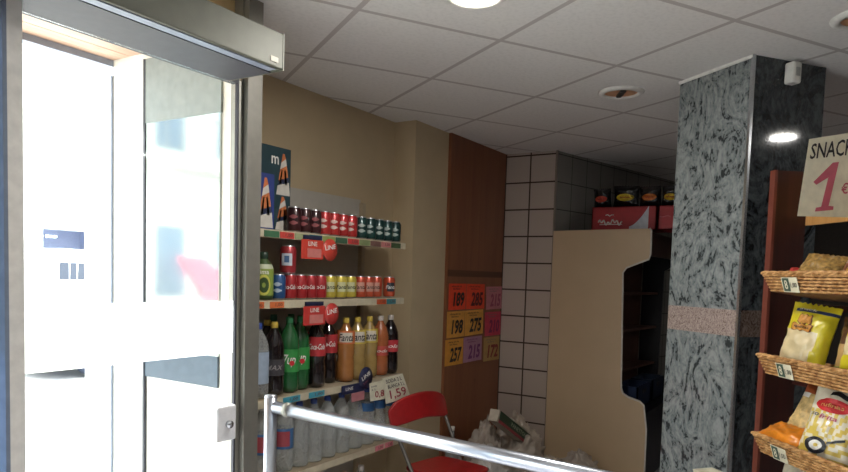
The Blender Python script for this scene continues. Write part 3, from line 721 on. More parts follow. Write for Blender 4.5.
# handwritten price cards
def card(label, pts, lines, num, lift, name='price_card'):
    a, b, c_, d_ = [Vector(p) for p in pts]   # TL TR BR BL
    t = thing(name, label, 'sign', (a + b + c_ + d_) / 4); o = t.location
    PAP = mat('cream_paper', '#f7f3d8', .7)
    nrm = (b - a).cross(d_ - a).normalized()
    if nrm.dot(EYE - a) < 0: nrm = -nrm
    fn = lambda x, y, k=0.0: (a * (1 - x) + b * x) * (1 - y) + (d_ * (1 - x) + c_ * x) * y - o + nrm * k
    m = MB(); m.patch(lambda i, j: fn(i, j), PAP, 6, 6); m.patch(lambda i, j: fn(i, j, -.0015), PAP, 6, 6); m.build('paper', t)
    m = MB()
    for (s, x, y, w_, h_, mm) in lines + num:
        m.text(s, lambda X, Y: fn(x + X, y - Y, lift), w_, h_, mm)
    m.build('lettering', t)
    return t
RI = mat('red_marker', '#b5384a', .6); PI_ = mat('pink_marker', '#d8637c', .6)
def V4(v, *pp): return [at(1, v, *p) for p in pp]
card('cream price card with a red 159 standing up at the third shelf end', V4(V0 - .030, (382.5, 378.5), (402.5, 373.5), (410.5, 396.5), (386, 404)),
     [('SODA 2 L', .5, .16, .75, .15, BLACK), ('BLANCA 2 L', .55, .38, .75, .14, BLACK)], [('1,59', .55, .72, .7, .4, RI)], .0015)
card('cream price card with a red 0,86 beside the dark blue wobbler', V4(V0 - .022, (369.5, 383.5), (388, 379), (388.5, 398), (370.5, 401.5)),
     [('soda', .22, .2, .3, .1, GREYP), ('2 L', .2, .38, .25, .1, GREYP)], [('0,86', .6, .70, .7, .42, RI)], .0015)

HAZE_DULL[:] = [1.0, 0.0]
# ------------------------------------------------------------------ price posters on the wooden board
PC = [('#e8482a', '1,89', BLACK, 'red-orange'), ('#ea4a2a', '2,85', mat('dark_red_ink', '#5f1f22', .6), 'red-orange'), ('#c77d86', '2,15', mat('rose_ink', '#a4526a', .6), 'dull pink'),
      ('#d99a44', '1,98', BLACK, 'orange-yellow'), ('#db9c44', '2,75', BLACK, 'orange-yellow'), ('#d2415a', '2,10', mat('plum_ink', '#8a2f5a', .6), 'pink-red'),
      ('#dd9a3e', '2,57', BLACK, 'yellow-orange'), ('#b07f98', '2,15', mat('purple_ink', '#7a3f74', .6), 'lilac'), ('#b8935a', '1,72', mat('brick_ink', '#8a3a34', .6), 'tan')]
places = ['top row left', 'top row middle', 'top row right', 'middle row left', 'middle row centre', 'middle row right', 'bottom row left', 'bottom row middle', 'bottom row right']
GX = [(448.6, 466), (466, 484.5), (486, 502)]; GY = [(284, 308), (309, 334), (333.5, 357.5)]
v = 2.213
for k, (c, num, ink, nm) in enumerate(PC):
    i, j = k % 3, k // 3
    x0 = ux(GX[i][0] + (-1.0 * j if i == 0 else -.5 * j), v, 1.4); x1 = ux(GX[i][1] - .5 * j, v, 1.4)
    zt = 1.452 - j * .188 - (.02 if i == 2 else 0); zb = zt - (.178 if i != 2 or j != 0 else .17)
    t = thing('price_poster', '{} price sheet reading {} in the {} of the board'.format(nm, num.replace(',', ''), places[k]), 'poster', (x0, v, zb), group='nine coloured price sheets on the wooden board')
    t.rotation_euler = (0, R_.uniform(-.015, .015), 0)
    PM = mat('poster_' + c[1:], c, .55); wd, hh = x1 - x0 - .004, zt - zb
    m = MB()
    m.patch(lambda a, b: Vector((a * wd, -.002 - .004 * math.sin(a * 3 + k) ** 2 * (1 - b), b * hh)), PM, 6, 4); m.build('sheet', t)
    m = MB(); fn = plane_fn((0, -.0068, 0), (1, 0, 0), (0, 0, 1))
    for r in range(2): m.text(['oferta del dia', 'kilo fresco'][r], (lambda rr: lambda X, Y: fn(wd * .42 + X, hh * (.9 - .1 * rr) + Y))(r), wd * (.6 - .2 * r), hh * .06, ink if k % 3 < 2 else GREYP)
    m.text(num.replace(',', ''), lambda X, Y: fn(wd * .56 + X, hh * .40 + Y), wd * .66, hh * .56, ink, .15); m.build('lettering', t)

# ------------------------------------------------------------------ steel rail
t = thing('handrail', 'brushed steel tube barrier rail with post beside the door', 'rail', (1.5, 1.49, 0))
m = MB(); m.tube([(0, 0, 0), (0, 0, 1.108)], .0195, STEEL, 20); m.lathe([(.0195, 1.105), (.019, 1.113), (.0, 1.116)], STEEL, 20); m.build('post', t)
m = MB(); m.lathe([(0, 0), (.05, 0), (.05, .006), (.02, .012)], STEEL, 24); m.build('base_plate', t)
m = MB(); m.tube([(0, -.02, 1.077), (0, -1.0, 1.049), (0, -2.1, 1.02)], .0195, STEEL, 20); m.build('top_bar', t)
m = MB(); m.lathe([(.0195, 0), (.0225, .002), (.0225, .018), (.0195, .02)], ALU, 20, Matrix.Translation((0, -.062, 1.0758)) @ Matrix.Rotation(PI / 2, 4, 'X'), caps=False); m.build('collar', t)
m = MB(); m.tube([(0, -2.1, 0), (0, -2.1, 1.03)], .0195, STEEL, 20); m.build('post', t)

# ------------------------------------------------------------------ red folding chair
RP = mat('red_chair_vinyl', '#a81f22', .4, coat=.2); TUB = mat('grey_chair_tube', '#7f7c78', .35, .7)
t = thing('folding_chair', 'red folding chair with grey tube frame beside the drinks shelves', 'chair', (3.165, 1.79, 0), -.17)
hw = .232
m = MB()
def bk(a, b):
    x = (a - .5) * 2; c = 1 - abs(x) ** 5
    z = .690 + .012 * math.cos(x * 3) + b * (.128 * (.55 + .45 * c ** .7) )
    return Vector((x * hw, .205 + .02 * b - .03 * (1 - x * x), z))
m.patch(lambda a, b: bk(a, b), RP, 16, 6, True); m.patch(lambda a, b: bk(a, b) + Vector((0, .018, 0)), RP, 16, 6, True)
edge = [bk(i / 16, 1) + Vector((0, .009, 0)) for i in range(17)] + [bk(1, 1 - i / 6) + Vector((0, .009, 0)) for i in range(1, 7)] + [bk(1 - i / 16, 0) + Vector((0, .009, 0)) for i in range(1, 17)] + [bk(0, i / 6) + Vector((0, .009, 0)) for i in range(1, 6)]
m.tube(edge, .0105, RP, 8, True); m.build('backrest', t)
m = MB(); pts = []
for a in range(24):
    th = 2 * PI * a / 24; c, s_ = math.cos(th), math.sin(th)
    pts.append((math.copysign(abs(c) ** .35, c) * .168 * (1 + .08 * -s_) - .035, math.copysign(abs(s_) ** .35, s_) * .175 - .02, .435))
m.prism(pts, (0, 0, .022), RP); m.tube([Vector(p) + Vector((0, 0, .011)) for p in pts], .0125, RP, 8, True); m.build('seat', t)
for s_ in (-1, 1):
    m = MB(); m.tube([(s_ * hw * .93, .245, .76), (s_ * hw * .95, .222, .69), (s_ * .205 - .01, .06, .43), (s_ * .21, -.24, .0)], .0105, TUB); m.build('leg', t)
    m = MB(); m.tube([(s_ * .185, -.14, .43), (s_ * .185, .0, .28), (s_ * .185, .24, .0)], .0105, TUB); m.build('leg', t)
m = MB(); m.tube([(-.2, -.16, .12), (.2, -.16, .12)], .009, TUB); m.build('stretcher', t)
m = MB(); m.tube([(-.185, .16, .095), (.185, .16, .095)], .009, TUB); m.build('stretcher', t)

# ------------------------------------------------------------------ rubbish sacks and carton in the corner
def sack(label, loc, rx, ry, rzz, col, seed):
    m = MB(); g = bmesh.ops.create_icosphere(m.bm, subdivisions=5, radius=1.0)
    rr = random.Random(seed); off = Vector((rr.random() * 50, rr.random() * 50, 0))
    for vv in g['verts']:
        d = vv.co.normalized(); k = .92 + .2 * mnoise.noise(d * 2.2 + off) + .30 * abs(mnoise.noise(d * 4.5 + off)) + .16 * abs(mnoise.noise(d * 10 + off)) + .05 * mnoise.noise(d * 22 + off)
        p = Vector((d.x * rx * k, d.y * ry * k, d.z * rzz * k)); 
        if d.z > .75: p.z += rzz * (d.z - .75) * 1.1; p.x *= 1 - (d.z - .75) * 1.6; p.y *= 1 - (d.z - .75) * 1.6
        p.z = max(p.z, -rzz * .82) + rzz * .82; vv.co = p
    m._fin([f for f in m.bm.faces], mat('bag_plastic_' + col[1:], col, .35, coat=.2, var=.12, scale=12), True)
    o = m.build('plastic_sack', None, loc)
    return tag(o, label, 'sack', 'crumpled plastic sacks in the tiled corner')
sack('large pale plastic sack heaped against the tiled wall', (4.36, 1.92, 0), .20, .19, .25, '#b3a698', 1)
sack('grey-white crumpled plastic sack next to the red chair', (3.64, 1.80, 0), .16, .16, .22, '#bdb6b0', 2)
sack('beige plastic sack in front of the tiled corner', (3.90, 1.46, 0), .19, .16, .19, '#a39484', 3)
sack('low pale plastic sack at the foot of the cooler', (4.36, 1.46, 0), .17, .15, .16, '#a89c90', 4)
sack('pale plastic sack leaning on the wooden board', (3.99, 1.98, 0), .13, .12, .26, '#ab9e92', 5)
# tilted carton
t = thing('flat_carton', 'long green, white and red carton tilted on the plastic sacks', 'carton')
p0 = at(1, 1.84, 494, 416); p1 = at(1, 1.84, 532, 446); ax = (p1 - p0).normalized(); L_ = (p1 - p0).length
ay = Vector((0, 1, 0)); az = ax.cross(ay); az = -az if az.z < 0 else az
t.matrix_world = Matrix.Translation(p0) @ Matrix((ax, ay, az)).transposed().to_4x4()
m = MB(); m.box((.0, -.03, -.032), (L_, .035, .045), mat('cream_card', '#bdb3a3', .6)); m.box((.02, -.0315, -.012), (L_ + .002, -.0295, .045), mat('dark_green_card', '#24452f', .5)); m.box((.02, -.0317, -.032), (L_ + .002, -.0296, -.012), mat('crimson_card', '#96323a', .5))
fn = plane_fn((0, -.0325, 0), (1, 0, 0), (0, 0, 1)); m.text('PANETTONE', lambda X, Y: fn(L_ * .52 + X, .016 + Y), .32, .026, mat('pale_green_letters', '#a9b6a0', .5)); m.build('box', t)
m = MB(); m.box((L_ * .3, -.02, .045), (L_ * .85, .03, .055), mat('cream_card_two', '#c6bdae', .6), Matrix.Rotation(-.03, 4, 'Y')); m.build('flap', t)
t = thing('tall_bottle', 'tall grey clear bottle poking up between the sacks by the wooden board', 'bottle', (3.80, 2.12, .0))
m = MB(); m.lathe([(.0, 0), (.045, .0), (.047, .02), (.047, .33), (.015, .43), (.011, .49)], mat('bottle_grey_pet', '#8f8f8c', .2), 18, caps=False); m.build('body', t)
m = MB(); m.lathe([(.013, .485), (.013, .512), (0, .513)], WHITE, 16); m.build('cap', t)

# ------------------------------------------------------------------ refrigerated cabinet
t = thing('refrigerated_cabinet', 'tall beige open-front refrigerated cabinet seen from its side panel', 'fridge', (4.625, 1.80, 0), 0)
BG = mat('beige_side_panel', '#c0a787', .45, var=.02, scale=5); DK = mat('dark_interior', '#5a3d33', .5); BKM = mat('black_interior', '#17171b', .4)
def prof(sm=True):
    P = [(1.797, 0), (1.797, 1.852), (1.122, 1.862), (1.108, 1.85), (1.105, 1.69), (1.115, 1.655), (1.262, 1.595), (1.285, 1.56), (1.258, .76), (1.245, .725), (1.21, .705), (1.13, .685), (1.10, .66), (1.075, .5), (1.07, 0)]
    return [(0, a - 1.80, b) for a, b in P]
m = MB(); m.prism(prof(), (.035, 0, 0), BG); m.build('side_panel', t)
m = MB(); e = prof()[2:]; m.tube([Vector(p) + Vector((.0, -.004, 0)) for p in e], .006, mat('pale_panel_edging', '#c9c4bb', .4), 8); m.build('edging', t)
m = MB(); m.prism([(1.15 + a, b, c) for a, b, c in [(0, -.37, 0), (0, -.37, 1.85), (0, -.68, 1.85), (0, -.69, 1.69), (0, -.54, 1.595), (0, -.53, .72), (0, -.70, .66), (0, -.73, 0)]], (.03, 0, 0), BKM); m.build('end_panel', t)
m = MB(); m.prism([(.04, -.035, .1), (1.15, -.33, .1), (1.15, -.36, .1), (.04, -.065, .1)], (0, 0, 1.74), DK); m.build('back_panel', t)
m = MB(); m.prism([(.04, -.07, .08), (1.15, -.36, .08), (1.15, -.69, .08), (.04, -.69, .08)], (0, 0, .50), BKM); m.build('base', t)
m = MB(); m.prism([(.04, -.04, 1.80), (1.15, -.335, 1.80), (1.15, -.67, 1.80), (.04, -.67, 1.80)], (0, 0, .045), mat('brown_canopy', '#4a342c', .5))
m.prism([(.04, -.665, 1.80), (.04, -.695, 1.80), (.04, -.695, 1.68), (.04, -.665, 1.68)], (1.1, 0, 0), MATS['brown_canopy']); m.build('canopy', t)
for z in (.82, 1.12, 1.40):
    m = MB(); m.prism([(.04, -.07, z), (1.15, -.365, z), (1.15, -.50, z), (.04, -.42, z)], (0, 0, .018), DK); m.build('shelf', t)
for i, (x, y, z, c, lab) in enumerate(((.25, -.60, .58, '#1d2c4d', 'dark blue crate in the base of the refrigerated cabinet'), (.70, -.60, .58, '#17283f', 'second dark blue crate deeper inside the refrigerated cabinet'))):
    tt = thing('bottle_crate', lab, 'crate', (4.625 + x, 1.80 + y, z + .0005)); cm = mat('crate_' + c[1:], c, .45)
    m = MB(); m.box((0, 0, 0), (.36, .012, .16), cm); m.box((0, .16, 0), (.36, .172, .16), cm); m.box((0, 0, 0), (.012, .172, .16), cm); m.box((.348, 0, 0), (.36, .172, .16), cm); m.box((0, 0, 0), (.36, .172, .01), cm); m.build('body', tt)
    m = MB(); m.box((.12, -.002, .10), (.24, .002, .13), BKM); m.build('handle', tt)
# display boxes and bags on top
RB = mat('red_display_card', '#a12027', .5)
def display(label, x, y0, y1, h, fig):
    z = 1.8625
    tt = thing('display_box', label, 'box', (x, y0, z), group='red cardboard display boxes on the refrigerated cabinet')
    wd = y0 - y1
    m = MB(); m.box((0, -wd, 0), (.008, 0, h), RB); m.box((.28, -wd, 0), (.288, 0, h), RB); m.box((0, -.008, 0), (.288, 0, h), RB); m.box((0, -wd, 0), (.288, -wd + .008, h), RB); m.box((0, -wd, 0), (.288, 0, .008), RB); m.box((0, -wd, h - .004), (.288, 0, h), RB)
    m.build('box', tt)
    m = MB(); fn = plane_fn((-.001, 0, 0), (0, -1, 0), (0, 0, 1))
    if fig:
        pts = []
        for k in range(40):
            a = k / 39; pts.append(fn(.05 + .17 * a, .055 + .012 * math.sin(a * 34) + .01 * math.sin(a * 12)) - Vector((.002, 0, 0)))
        m.tube(pts, .0045, WHITE, 6)
        m.tube([fn(.06 + .16 * a, .04) - Vector((.002, 0, 0)) for a in (0, .5, 1)], .003, WHITE, 6)
        m.tube([fn(.10 + .06 * a, .105 + .006 * math.sin(a * 9)) - Vector((.002, 0, 0)) for a in (0, .25, .5, .75, 1)], .003, WHITE, 6)
        wv = mat('white_wave_print', '#c9ccd6', .5)
        m.patch(lambda a, b: fn(.27 + a * .13, .0 + b * h * (.15 + .85 * a ** 1.6)) - Vector((.0015, 0, 0)), wv, 10, 2)
    else:
        m.tube([fn(.01 + .07 * a, .09 + .004 * math.sin(a * 25)) - Vector((.002, 0, 0)) for a in (0, .2, .4, .6, .8, 1)], .003, mat('dim_red_print', '#c25a5e', .5), 6)
    m.build('print', tt)
    return tt
ya = at(0, 4.75, 592, 215).y; yb = at(0, 4.75, 656.5, 215).y
display('red display box with white script and wave, on the beige cabinet', 4.75, ya, yb, .165, True)
display('second red display box mostly hidden behind the granite column', 4.75, yb - .012, yb - .40, .165, False)

def bag(name, label, w, h, dth, colf, loc, rot, lab=None, cat='snack bag', group=None, seed=0, extra=None):
    t = thing(name, label, cat, loc, group=group, rot=rot)
    rr = random.Random(seed); off = Vector((rr.random() * 30, rr.random() * 30, rr.random() * 30))
    def th(a, b):
        x = (a - .5) * 2; y = (b - .5) * 2
        f_ = max(0, 1 - abs(x) ** 2.6) ** .6 * max(0, 1 - (abs(y) / .93) ** 4) ** .6 if abs(y) < .93 else 0
        return f_ * dth / 2
    def front(a, b, s=-1, lift=0.0):
        p = Vector(((a - .5) * w * (1 - .07 * math.sin(b * PI)), 0, b * h))
        t_ = th(a, b); wr = .010 * mnoise.noise(Vector((a * 6, b * 7, s)) + off) + .006 * mnoise.noise(Vector((a * 14, b * 12, s)) + off)
        p.y = s * (t_ + wr * min(1, t_ / (dth * .2 + 1e-6)) + .0006 + lift)
        if b < .02 or b > .98: p.z += .004 * math.sin(a * 60)
        return p
    m = MB(); m.patch(lambda a, b: front(a, b, -1), None, 18, 22, True, mf=colf); m.patch(lambda a, b: front(a, b, 1), None, 18, 22, True, mf=lambda a, b: colf(.01, b)); m.build('pouch', t)
    if extra:
        for nm_, fn_ in (extra if isinstance(extra, list) else [('print', extra)]):
            m = MB(); fn_(m, front); m.build(nm_, t)
    return t
BKB = mat('black_bag_film', '#131316', .22, coat=.4)
bags_top = [(603, 202, '#c8452e', 'red label', .13), (626, 206, '#d2b52c', 'large yellow oval label', .185), (650.5, 208, '#c9702a', 'orange label', .15), (671, 208, '#c9a52c', 'yellow label by the granite column', .13)]
for k, (px, py, c, nm, sz) in enumerate(bags_top):
    p = at(0, 4.86, px, 206); h = [.135, .15, .14, .135][k]
    cm = mat('oval_' + c[1:], c, .4)
    def ex(m, fr, cm=cm):
        m.patch(lambda a, b: fr(.5 + .36 * math.cos(a * 2 * PI) * b, .46 + .17 * math.sin(a * 2 * PI) * b, -1, .003), cm, 24, 3)
        fnn = lambda X, Y: fr(.5 + X, .46 + Y, -1, .005)
        m.tube([fnn(-.2 + .4 * i / 12, .03 * math.sin(i * 2.1)) for i in range(13)], .003, mat('brick_script', '#9c3324', .5), 6)
    bag('crisp_bag', 'black crisp bag with {}, on the red display boxes'.format(nm), sz, h, .08, lambda a, b: BKB, (4.86 , p.y, 1.8625 + .172), (0.1, (-.04, .03, -.02, .03)[k], -PI / 2), group='black crisp bags on the cabinet', seed=k, extra=ex)

# ------------------------------------------------------------------ snack rack
Fd = Vector((.788, .616, 0)); Dd = Vector((.616, -.788, 0)); P0 = Vector((2.61, .24, 0))
ang = math.atan2(-Fd.y, -Fd.x)     # local +X runs along the rack front towards the viewer, +Y away from customers
RT = Matrix.Translation(P0) @ Matrix((-Fd, Dd, Vector((0, 0, 1)))).transposed().to_4x4()
RW = wood_mat('dark_red_wood', '#2e140f', '#3c1a14', .4); RE = mat('red_brown_edge', '#6e382c', .45); TAN = wood_mat('tan_wood', '#a8763f', '#bf8f55', .45)
t = thing('snack_rack', 'dark red wooden snack rack at the right side of the picture', 'rack'); t.matrix_world = RT
m = MB(); m.box((-.178, .136, 0), (-.156, .262, 1.93), RW); m.box((-.180, .126, 0), (-.150, .137, 1.93), RE); m.build('side_panel', t)
m = MB(); m.box((.92, .136, 0), (.942, .262, 1.93), RW); m.build('side_panel', t)
m = MB(); m.box((-.156, .262, 1.73), (.92, .275, 1.93), TAN); m.build('header_board', t)
for z in (.30, .868, 1.150, 1.437):
    m = MB(); m.box((-.156, .250, z - .02), (.92, .262, z + .002), RW); m.build('crossbar', t)
m = MB(); m.box((.13, .262, .0), (.20, .275, 1.93), TAN); m.build('lath', t)
WK = wicker_mat(); WKD = mat('dark_wicker', '#6e4424', .6)
def basket(zr, label, tilt=-.13):
    t = thing('wicker_basket', label, 'basket', group='wicker baskets on the snack rack')
    # local: x along the front, y depth, z up, origin at the far front rim corner
    t.matrix_world = RT @ Matrix.Translation((.012, 0, zr - .004)) @ Matrix.Rotation(-tilt, 4, 'X').inverted()
    LX, DY, hz, ins = .80, .25, .058, .028
    top = [(0, 0), (LX, 0), (LX, DY), (0, DY)]; bot = [(ins, ins), (LX - ins, ins), (LX - ins, DY - ins * .5), (ins, DY - ins * .5)]
    m = MB()
    for i in range(4):
        a, b = top[i], top[(i + 1) % 4]; c_, d_ = bot[(i + 1) % 4], bot[i]
        m.face([(a[0], a[1], 0), (b[0], b[1], 0), (c_[0], c_[1], -hz), (d_[0], d_[1], -hz)], WKD)
    m.face([(x, y, -hz) for x, y in bot], WKD)
    m.build('lining', t, recalc=False)
    m = MB()
    for r in range(6):
        f_ = (r + .5) / 6; pts = []
        for i in range(4):
            a = Vector((top[i][0], top[i][1], 0)).lerp(Vector((bot[i][0], bot[i][1], -hz)), f_); b = Vector((top[(i + 1) % 4][0], top[(i + 1) % 4][1], 0)).lerp(Vector((bot[(i + 1) % 4][0], bot[(i + 1) % 4][1], -hz)), f_)
            n = max(4, int((b - a).length / .008)); o_ = Vector(((b - a).y, -(b - a).x, 0)).normalized()
            for k in range(n): pts.append(a.lerp(b, k / n) + o_ * (.0028 + .003 * math.sin(k * PI / 2 + r * PI)))
        m.tube(pts, .0046, WK, 5, True)
    m.build('weave', t)
    m = MB()
    for ph in (0, PI):
        pts = []
        for i in range(4):
            a = Vector((top[i][0], top[i][1], 0)); b = Vector((top[(i + 1) % 4][0], top[(i + 1) % 4][1], 0)); n = max(4, int((b - a).length / .008)); o_ = Vector(((b - a).y, -(b - a).x, 0)).normalized()
            for k in range(n): q = k / 1.6 + ph; pts.append(a.lerp(b, k / n) + o_ * (.004 * math.cos(q) + .003) + Vector((0, 0, .004 * math.sin(q) + .002)))
        m.tube(pts, .0052, WK, 6, True)
    m.build('rim', t)
    m = MB(); x0 = .105
    q = lambda X, Y, k=0: Vector((x0 + X, ins * (.5 - Y / hz) - .012 - k, -hz * .5 + Y))
    m.patch(lambda a, b: q(a * .08, (b - .5) * .046 - .006), mat('cream_tag', '#d9d0b4', .6), 1, 1)
    m.patch(lambda a, b: q(.005 + a * .034, (b - .5) * .04 - .006, .001), mat('green_tag_block', '#3c4f40', .6), 1, 1)
    m.text('8', lambda X, Y: q(.022 + X, Y - .006, .002), .016, .028, MATS['cream_tag']); m.text('1,00', lambda X, Y: q(.059 + X, Y - .008, .002), .03, .018, BLACK); m.build('price_tag', t)
    return t
basket(1.545, 'wicker basket with a price tag, topmost on the snack rack')
basket(1.260, 'wicker basket with a price tag, middle one on the snack rack')
basket(.982, 'wicker basket with a price tag, lowest one on the snack rack')
def on_rack(x, y, z, rx=0, ry=0, rz=0):
    mw = RT @ Matrix.Translation((x, y, z)) @ Matrix.Rotation(rz, 4, 'Z') @ Matrix.Rotation(ry, 4, 'Y') @ Matrix.Rotation(rx, 4, 'X')
    return mw
def rbag(mw, *a, **k):
    t = bag(*a, (0, 0, 0), (0, 0, 0), **k); t.matrix_world = mw; return t
YB = mat('yellow_bag_film', '#d8c62b', .28, coat=.4); NB = mat('navy_bag_film', '#1f2f5c', .3, coat=.4); CRB = mat('cream_bag_film', '#dcc79a', .3, coat=.4); CK = mat('cracker_print', '#c98a36', .45); CKD = mat('cracker_outline', '#6b3d1c', .45)
def yf(a, b):
    if b > .93: return YB
    if b > .87 and a > .12: return NB
    if b < .58 and b > .05 and .08 < a < .72 + .1 * b: return CRB
    return YB
def yx(m, fr):
    for cx, cy, w_, h_ in ((.44, .755, .26, .085), (.40, .63, .44, .065)):
        for k, (mm, g, l) in enumerate(((CKD, 1.16, .002), (CK, 1.0, .0035))):
            m.patch(lambda a, b: fr(cx + (a - .5) * w_ * g, cy + (b - .5) * h_ * 2 * (.6 + .4 * abs(math.sin(a * 9))) * g * .8, -1, l), mm, 12, 3)
    m.text('quelitas', lambda X, Y: fr(.42 + X, .63 + Y, -1, .006), .32, .05, BLACK)
    m.text('snack', lambda X, Y: fr(.40 + X, .905 + Y, -1, .004), .4, .035, WHITE)
rbag(on_rack(.105, .085, 1.212, -.22, .11, .40), 'snack_bag', 'yellow snack bag with navy strip and cracker pictures in the middle basket', 0.165, .235, .07, yf, seed=3, extra=yx)
BRB = mat('brown_bag_film', '#5a3a22', .35, coat=.3); PBB = mat('puff_bag_film', '#c9a26a', .35, coat=.3)
rbag(on_rack(.285, .155, 1.208, -.2, .05, .4), 'snack_bag', 'brown topped clear snack bag behind the yellow one in the middle basket', .16, .20, .08, lambda a, b: BRB if b > .55 else (MATS['lime_label'] if b < .18 else PBB), seed=4)
rbag(on_rack(.40, .085, 1.228, -.15, .06, .4), 'snack_bag', 'yellow bag at the right edge of the middle basket', .16, .21, .08, lambda a, b: YB if b < .3 or b > .6 else CRB, seed=5)
# bottom basket
ORB = mat('orange_bag_film', '#e68a25', .3, coat=.4, var=.15); PUF = mat('corn_puff_film', '#d6b87c', .4, coat=.4, var=.2, scale=60); RBT = mat('red_brown_bag_top', '#a9552f', .35, coat=.3)
rbag(on_rack(.108, .016, .978, -1.25, -.02, .12), 'snack_bag', 'orange snack bag lying at the far left of the lowest basket', .19, .12, .05, lambda a, b: ORB, seed=6)
rbag(on_rack(.12, .115, .975, -.40, .22, .40), 'snack_bag', 'clear bag of pale puffed snacks with red-brown top in the lowest basket', .17, .195, .07, lambda a, b: RBT if b > .8 else (WHITE if b > .74 and a < .2 else PUF), seed=7)
WS = mat('white_bag_film', '#e6dcc4', .3, coat=.4); YS = mat('yellow_stripe_film', '#dcc05a', .3, coat=.4)
def wf(a, b):
    if b > .9: return mat('pale_gold_film', '#d9c594', .35)
    if b < .62: return YS if int((math.atan2(b - .1, a - .3) + 4) * 9) % 2 else WS
    return WS
def wx(m, fr):
    m.patch(lambda a, b: fr(.47 + .33 * math.cos(a * 2 * PI) * b, .70 + .085 * math.sin(a * 2 * PI) * b, -1, .003), REDP, 28, 3)
    m.text('rufinas', lambda X, Y: fr(.47 + X, .70 + Y, -1, .006), .42, .05, mat('gold_letters', '#e2b46a', .4))
    m.text('no', lambda X, Y: fr(.2 + X, .565 + Y, -1, .005), .14, .04, mat('navy_letters', '#26304f', .4)); m.text('frita', lambda X, Y: fr(.46 + X, .555 + Y, -1, .005), .34, .055, mat('magenta_letters', '#b03a66', .4), .2)
def wx2(m, fr):
    m.patch(lambda a, b: fr(.38 + .2 * math.cos(a * 2 * PI) * b, .2 + .10 * math.sin(a * 2 * PI) * b, -1, .003), mat('pan_black', '#22262e', .4), 24, 2)
    m.patch(lambda a, b: fr(.56 + a * .3, .26 + a * .08 + (b - .5) * .03, -1, .0035), MATS['pan_black'], 4, 1)
    m.patch(lambda a, b: fr(.39 + .12 * math.cos(a * 2 * PI) * b, .2 + .06 * math.sin(a * 2 * PI) * b, -1, .0045), WHITE, 20, 2)
    m.patch(lambda a, b: fr(.40 + .04 * math.cos(a * 2 * PI) * b, .2 + .022 * math.sin(a * 2 * PI) * b, -1, .006), YS, 16, 2)
def wx3(m, fr):
    m.patch(lambda a, b: fr(.38 + a * .45, .845 + .02 * math.sin(a * 7) + (b - .5) * .055, -1, .003), BLACK, 10, 1)
rbag(on_rack(.272, .065, .940, -.33, .08, .42), 'snack_bag', 'white and yellow striped bag with red oval and pan picture in lowest basket', .18, .265, .075, wf, seed=8, extra=[('print', wx), ('pan_picture', wx2), ('black_banner', wx3)])
rbag(on_rack(.215, .222, .935, 0, 0, 0), 'snack_bag', 'dark slate grey bag standing at the back of the lowest basket', .12, .20, .035, lambda a, b: mat('slate_bag_film', '#4a5560', .35, coat=.3), seed=9)
# top basket
NUT = mat('nut_bag_film', '#b08a4a', .35, coat=.5, var=.3, scale=90); NUT2 = mat('golden_bag_film', '#c9a04a', .35, coat=.5, var=.25, scale=80); RS = mat('scarlet_bag_film', '#b93430', .35, coat=.4)
rbag(on_rack(.135, .08, 1.495, -.7, .1, .4), 'snack_bag', 'clear bag of brown nuts lying in the topmost basket', .15, .15, .06, lambda a, b: NUT, seed=10)
rbag(on_rack(.285, .13, 1.512, -.45, .1, .4), 'snack_bag', 'bag of red-brown snacks with white rim in the topmost basket', .12, .165, .05, lambda a, b: WHITE if b > .9 or a < .08 else mat('red_brown_snack', '#8f5236', .4, var=.3, scale=90), seed=11)
rbag(on_rack(.40, .07, 1.50, -.5, -.05, .4), 'snack_bag', 'golden snack bag at the right edge of the topmost basket', .15, .18, .07, lambda a, b: NUT2, seed=12)
rbag(on_rack(.055, .055, 1.50, -.9, .1, .4), 'snack_bag', 'small scarlet bag corner in the left of the topmost basket', .07, .10, .035, lambda a, b: RS, seed=13)
rbag(on_rack(.16, .045, .698, -.2, 0, 0), 'snack_bag', 'white and pink snack bag below the lowest wicker basket', .17, .215, .07, lambda a, b: mat('pink_print', '#c96a74', .4) if (.3 < b < .42 and .2 < a < .8) else WS, seed=14)
for (x, z, lab) in ((.0, .66, 'wooden tray board under the lowest visible snack bag'),):
    m = MB(); m.box((-.156, -.10, z), (.92, .262, z + .03), RW); m.build('tray', bpy.data.objects['snack_rack'])
# SNACKS sign
sg = []
for (px, py) in ((809.5, 139), (861, 131), (852, 217.5), (797.5, 216)):
    d_ = M.transposed() @ Vector(((px - 424) / F, (py - 318) / F, 1)); k = 2.06 + (px - 800) * .0008; sg.append(EYE + d_ * k)
card('cream handwritten paper sign reading SNACKS 1 euro above the snack rack', sg,
     [('SNACKS', .52, .17, .93, .20, BLACK)], [('@one', .45, .64, .52, .60, PI_), ('€', .80, .66, .13, .13, PI_)], .0015, 'paper_sign')
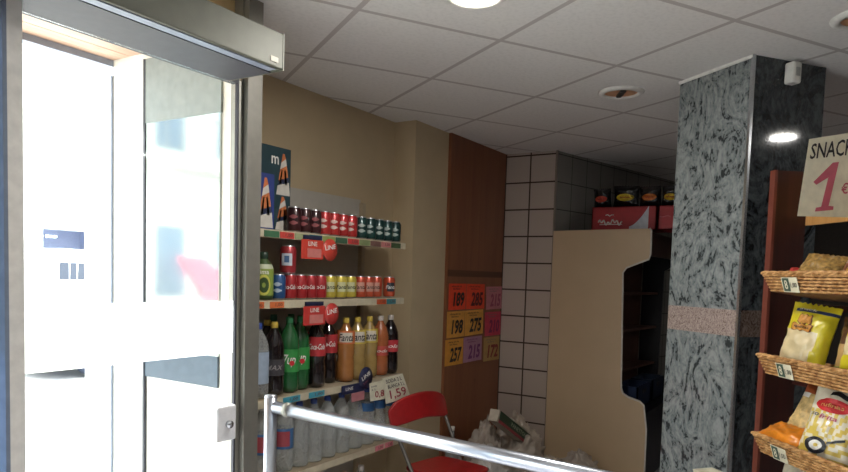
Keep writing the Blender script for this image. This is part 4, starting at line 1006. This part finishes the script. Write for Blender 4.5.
# cream slotted bin before the column
p = at(2, .77, 711, 472); t = thing('slotted_bin', 'cream slotted plastic bin standing in front of the granite column', 'bin', (p.x, p.y, 0), math.atan2(dl.y, dl.x) + PI / 2)
CP = mat('cream_plastic', '#e6e0c8', .4)
m = MB(); m.lathe([(.0, .0), (.10, 0), (.085, .02), (.052, .70), (.048, .74)], CP, 4, Matrix.Rotation(PI / 4, 4, 'Z'), caps=False)
m.build('body', t)
m = MB(); m.lathe([(.050, .742), (.062, .752), (.066, .772), (.056, .772), (.05, .75)], CP, 4, Matrix.Rotation(PI / 4, 4, 'Z'), caps=False); m.build('rim', t)
m = MB()
for s_ in (-.022, .0, .022): m.box((s_ - .006, -.0385, .70), (s_ + .006, -.030, .735), mat('slot_shadow', '#6b5233', .8))
m.build('slots', t)

# ------------------------------------------------------------------ light
wd = bpy.data.worlds.new('world'); S.world = wd; wd.use_nodes = True; nt = wd.node_tree
bgn = nt.nodes['Background']; sky = nt.nodes.new('ShaderNodeTexSky'); sky.sky_type = 'HOSEK_WILKIE'; sky.turbidity = 4; sky.ground_albedo = .5
sky.sun_direction = Vector((-.30, .65, .70)).normalized()
hz = nt.nodes.new('ShaderNodeMixRGB'); hz.inputs['Fac'].default_value = .65; hz.inputs[2].default_value = (.80, .80, .79, 1)
nt.links.new(sky.outputs[0], hz.inputs[1]); nt.links.new(hz.outputs[0], bgn.inputs['Color']); bgn.inputs['Strength'].default_value = 6.5
sl = bpy.data.lights.new('sun', 'SUN'); sl.energy = 5; sl.angle = .01; sl.color = (1, .98, .95)
so = bpy.data.objects.new('sun', sl); C.objects.link(so); so.rotation_euler = Vector((.30, -.65, -.70)).to_track_quat('-Z', 'Y').to_euler()
S.view_settings.view_transform = 'Standard'; S.view_settings.look = 'None'; S.view_settings.exposure = 1.35
S.cycles.max_bounces = 8; S.cycles.diffuse_bounces = 5; S.cycles.transparent_max_bounces = 16
S.cycles.caustics_reflective = False; S.cycles.caustics_refractive = False
S.cycles.sample_clamp_indirect = 4
S.cycles.use_denoising = True
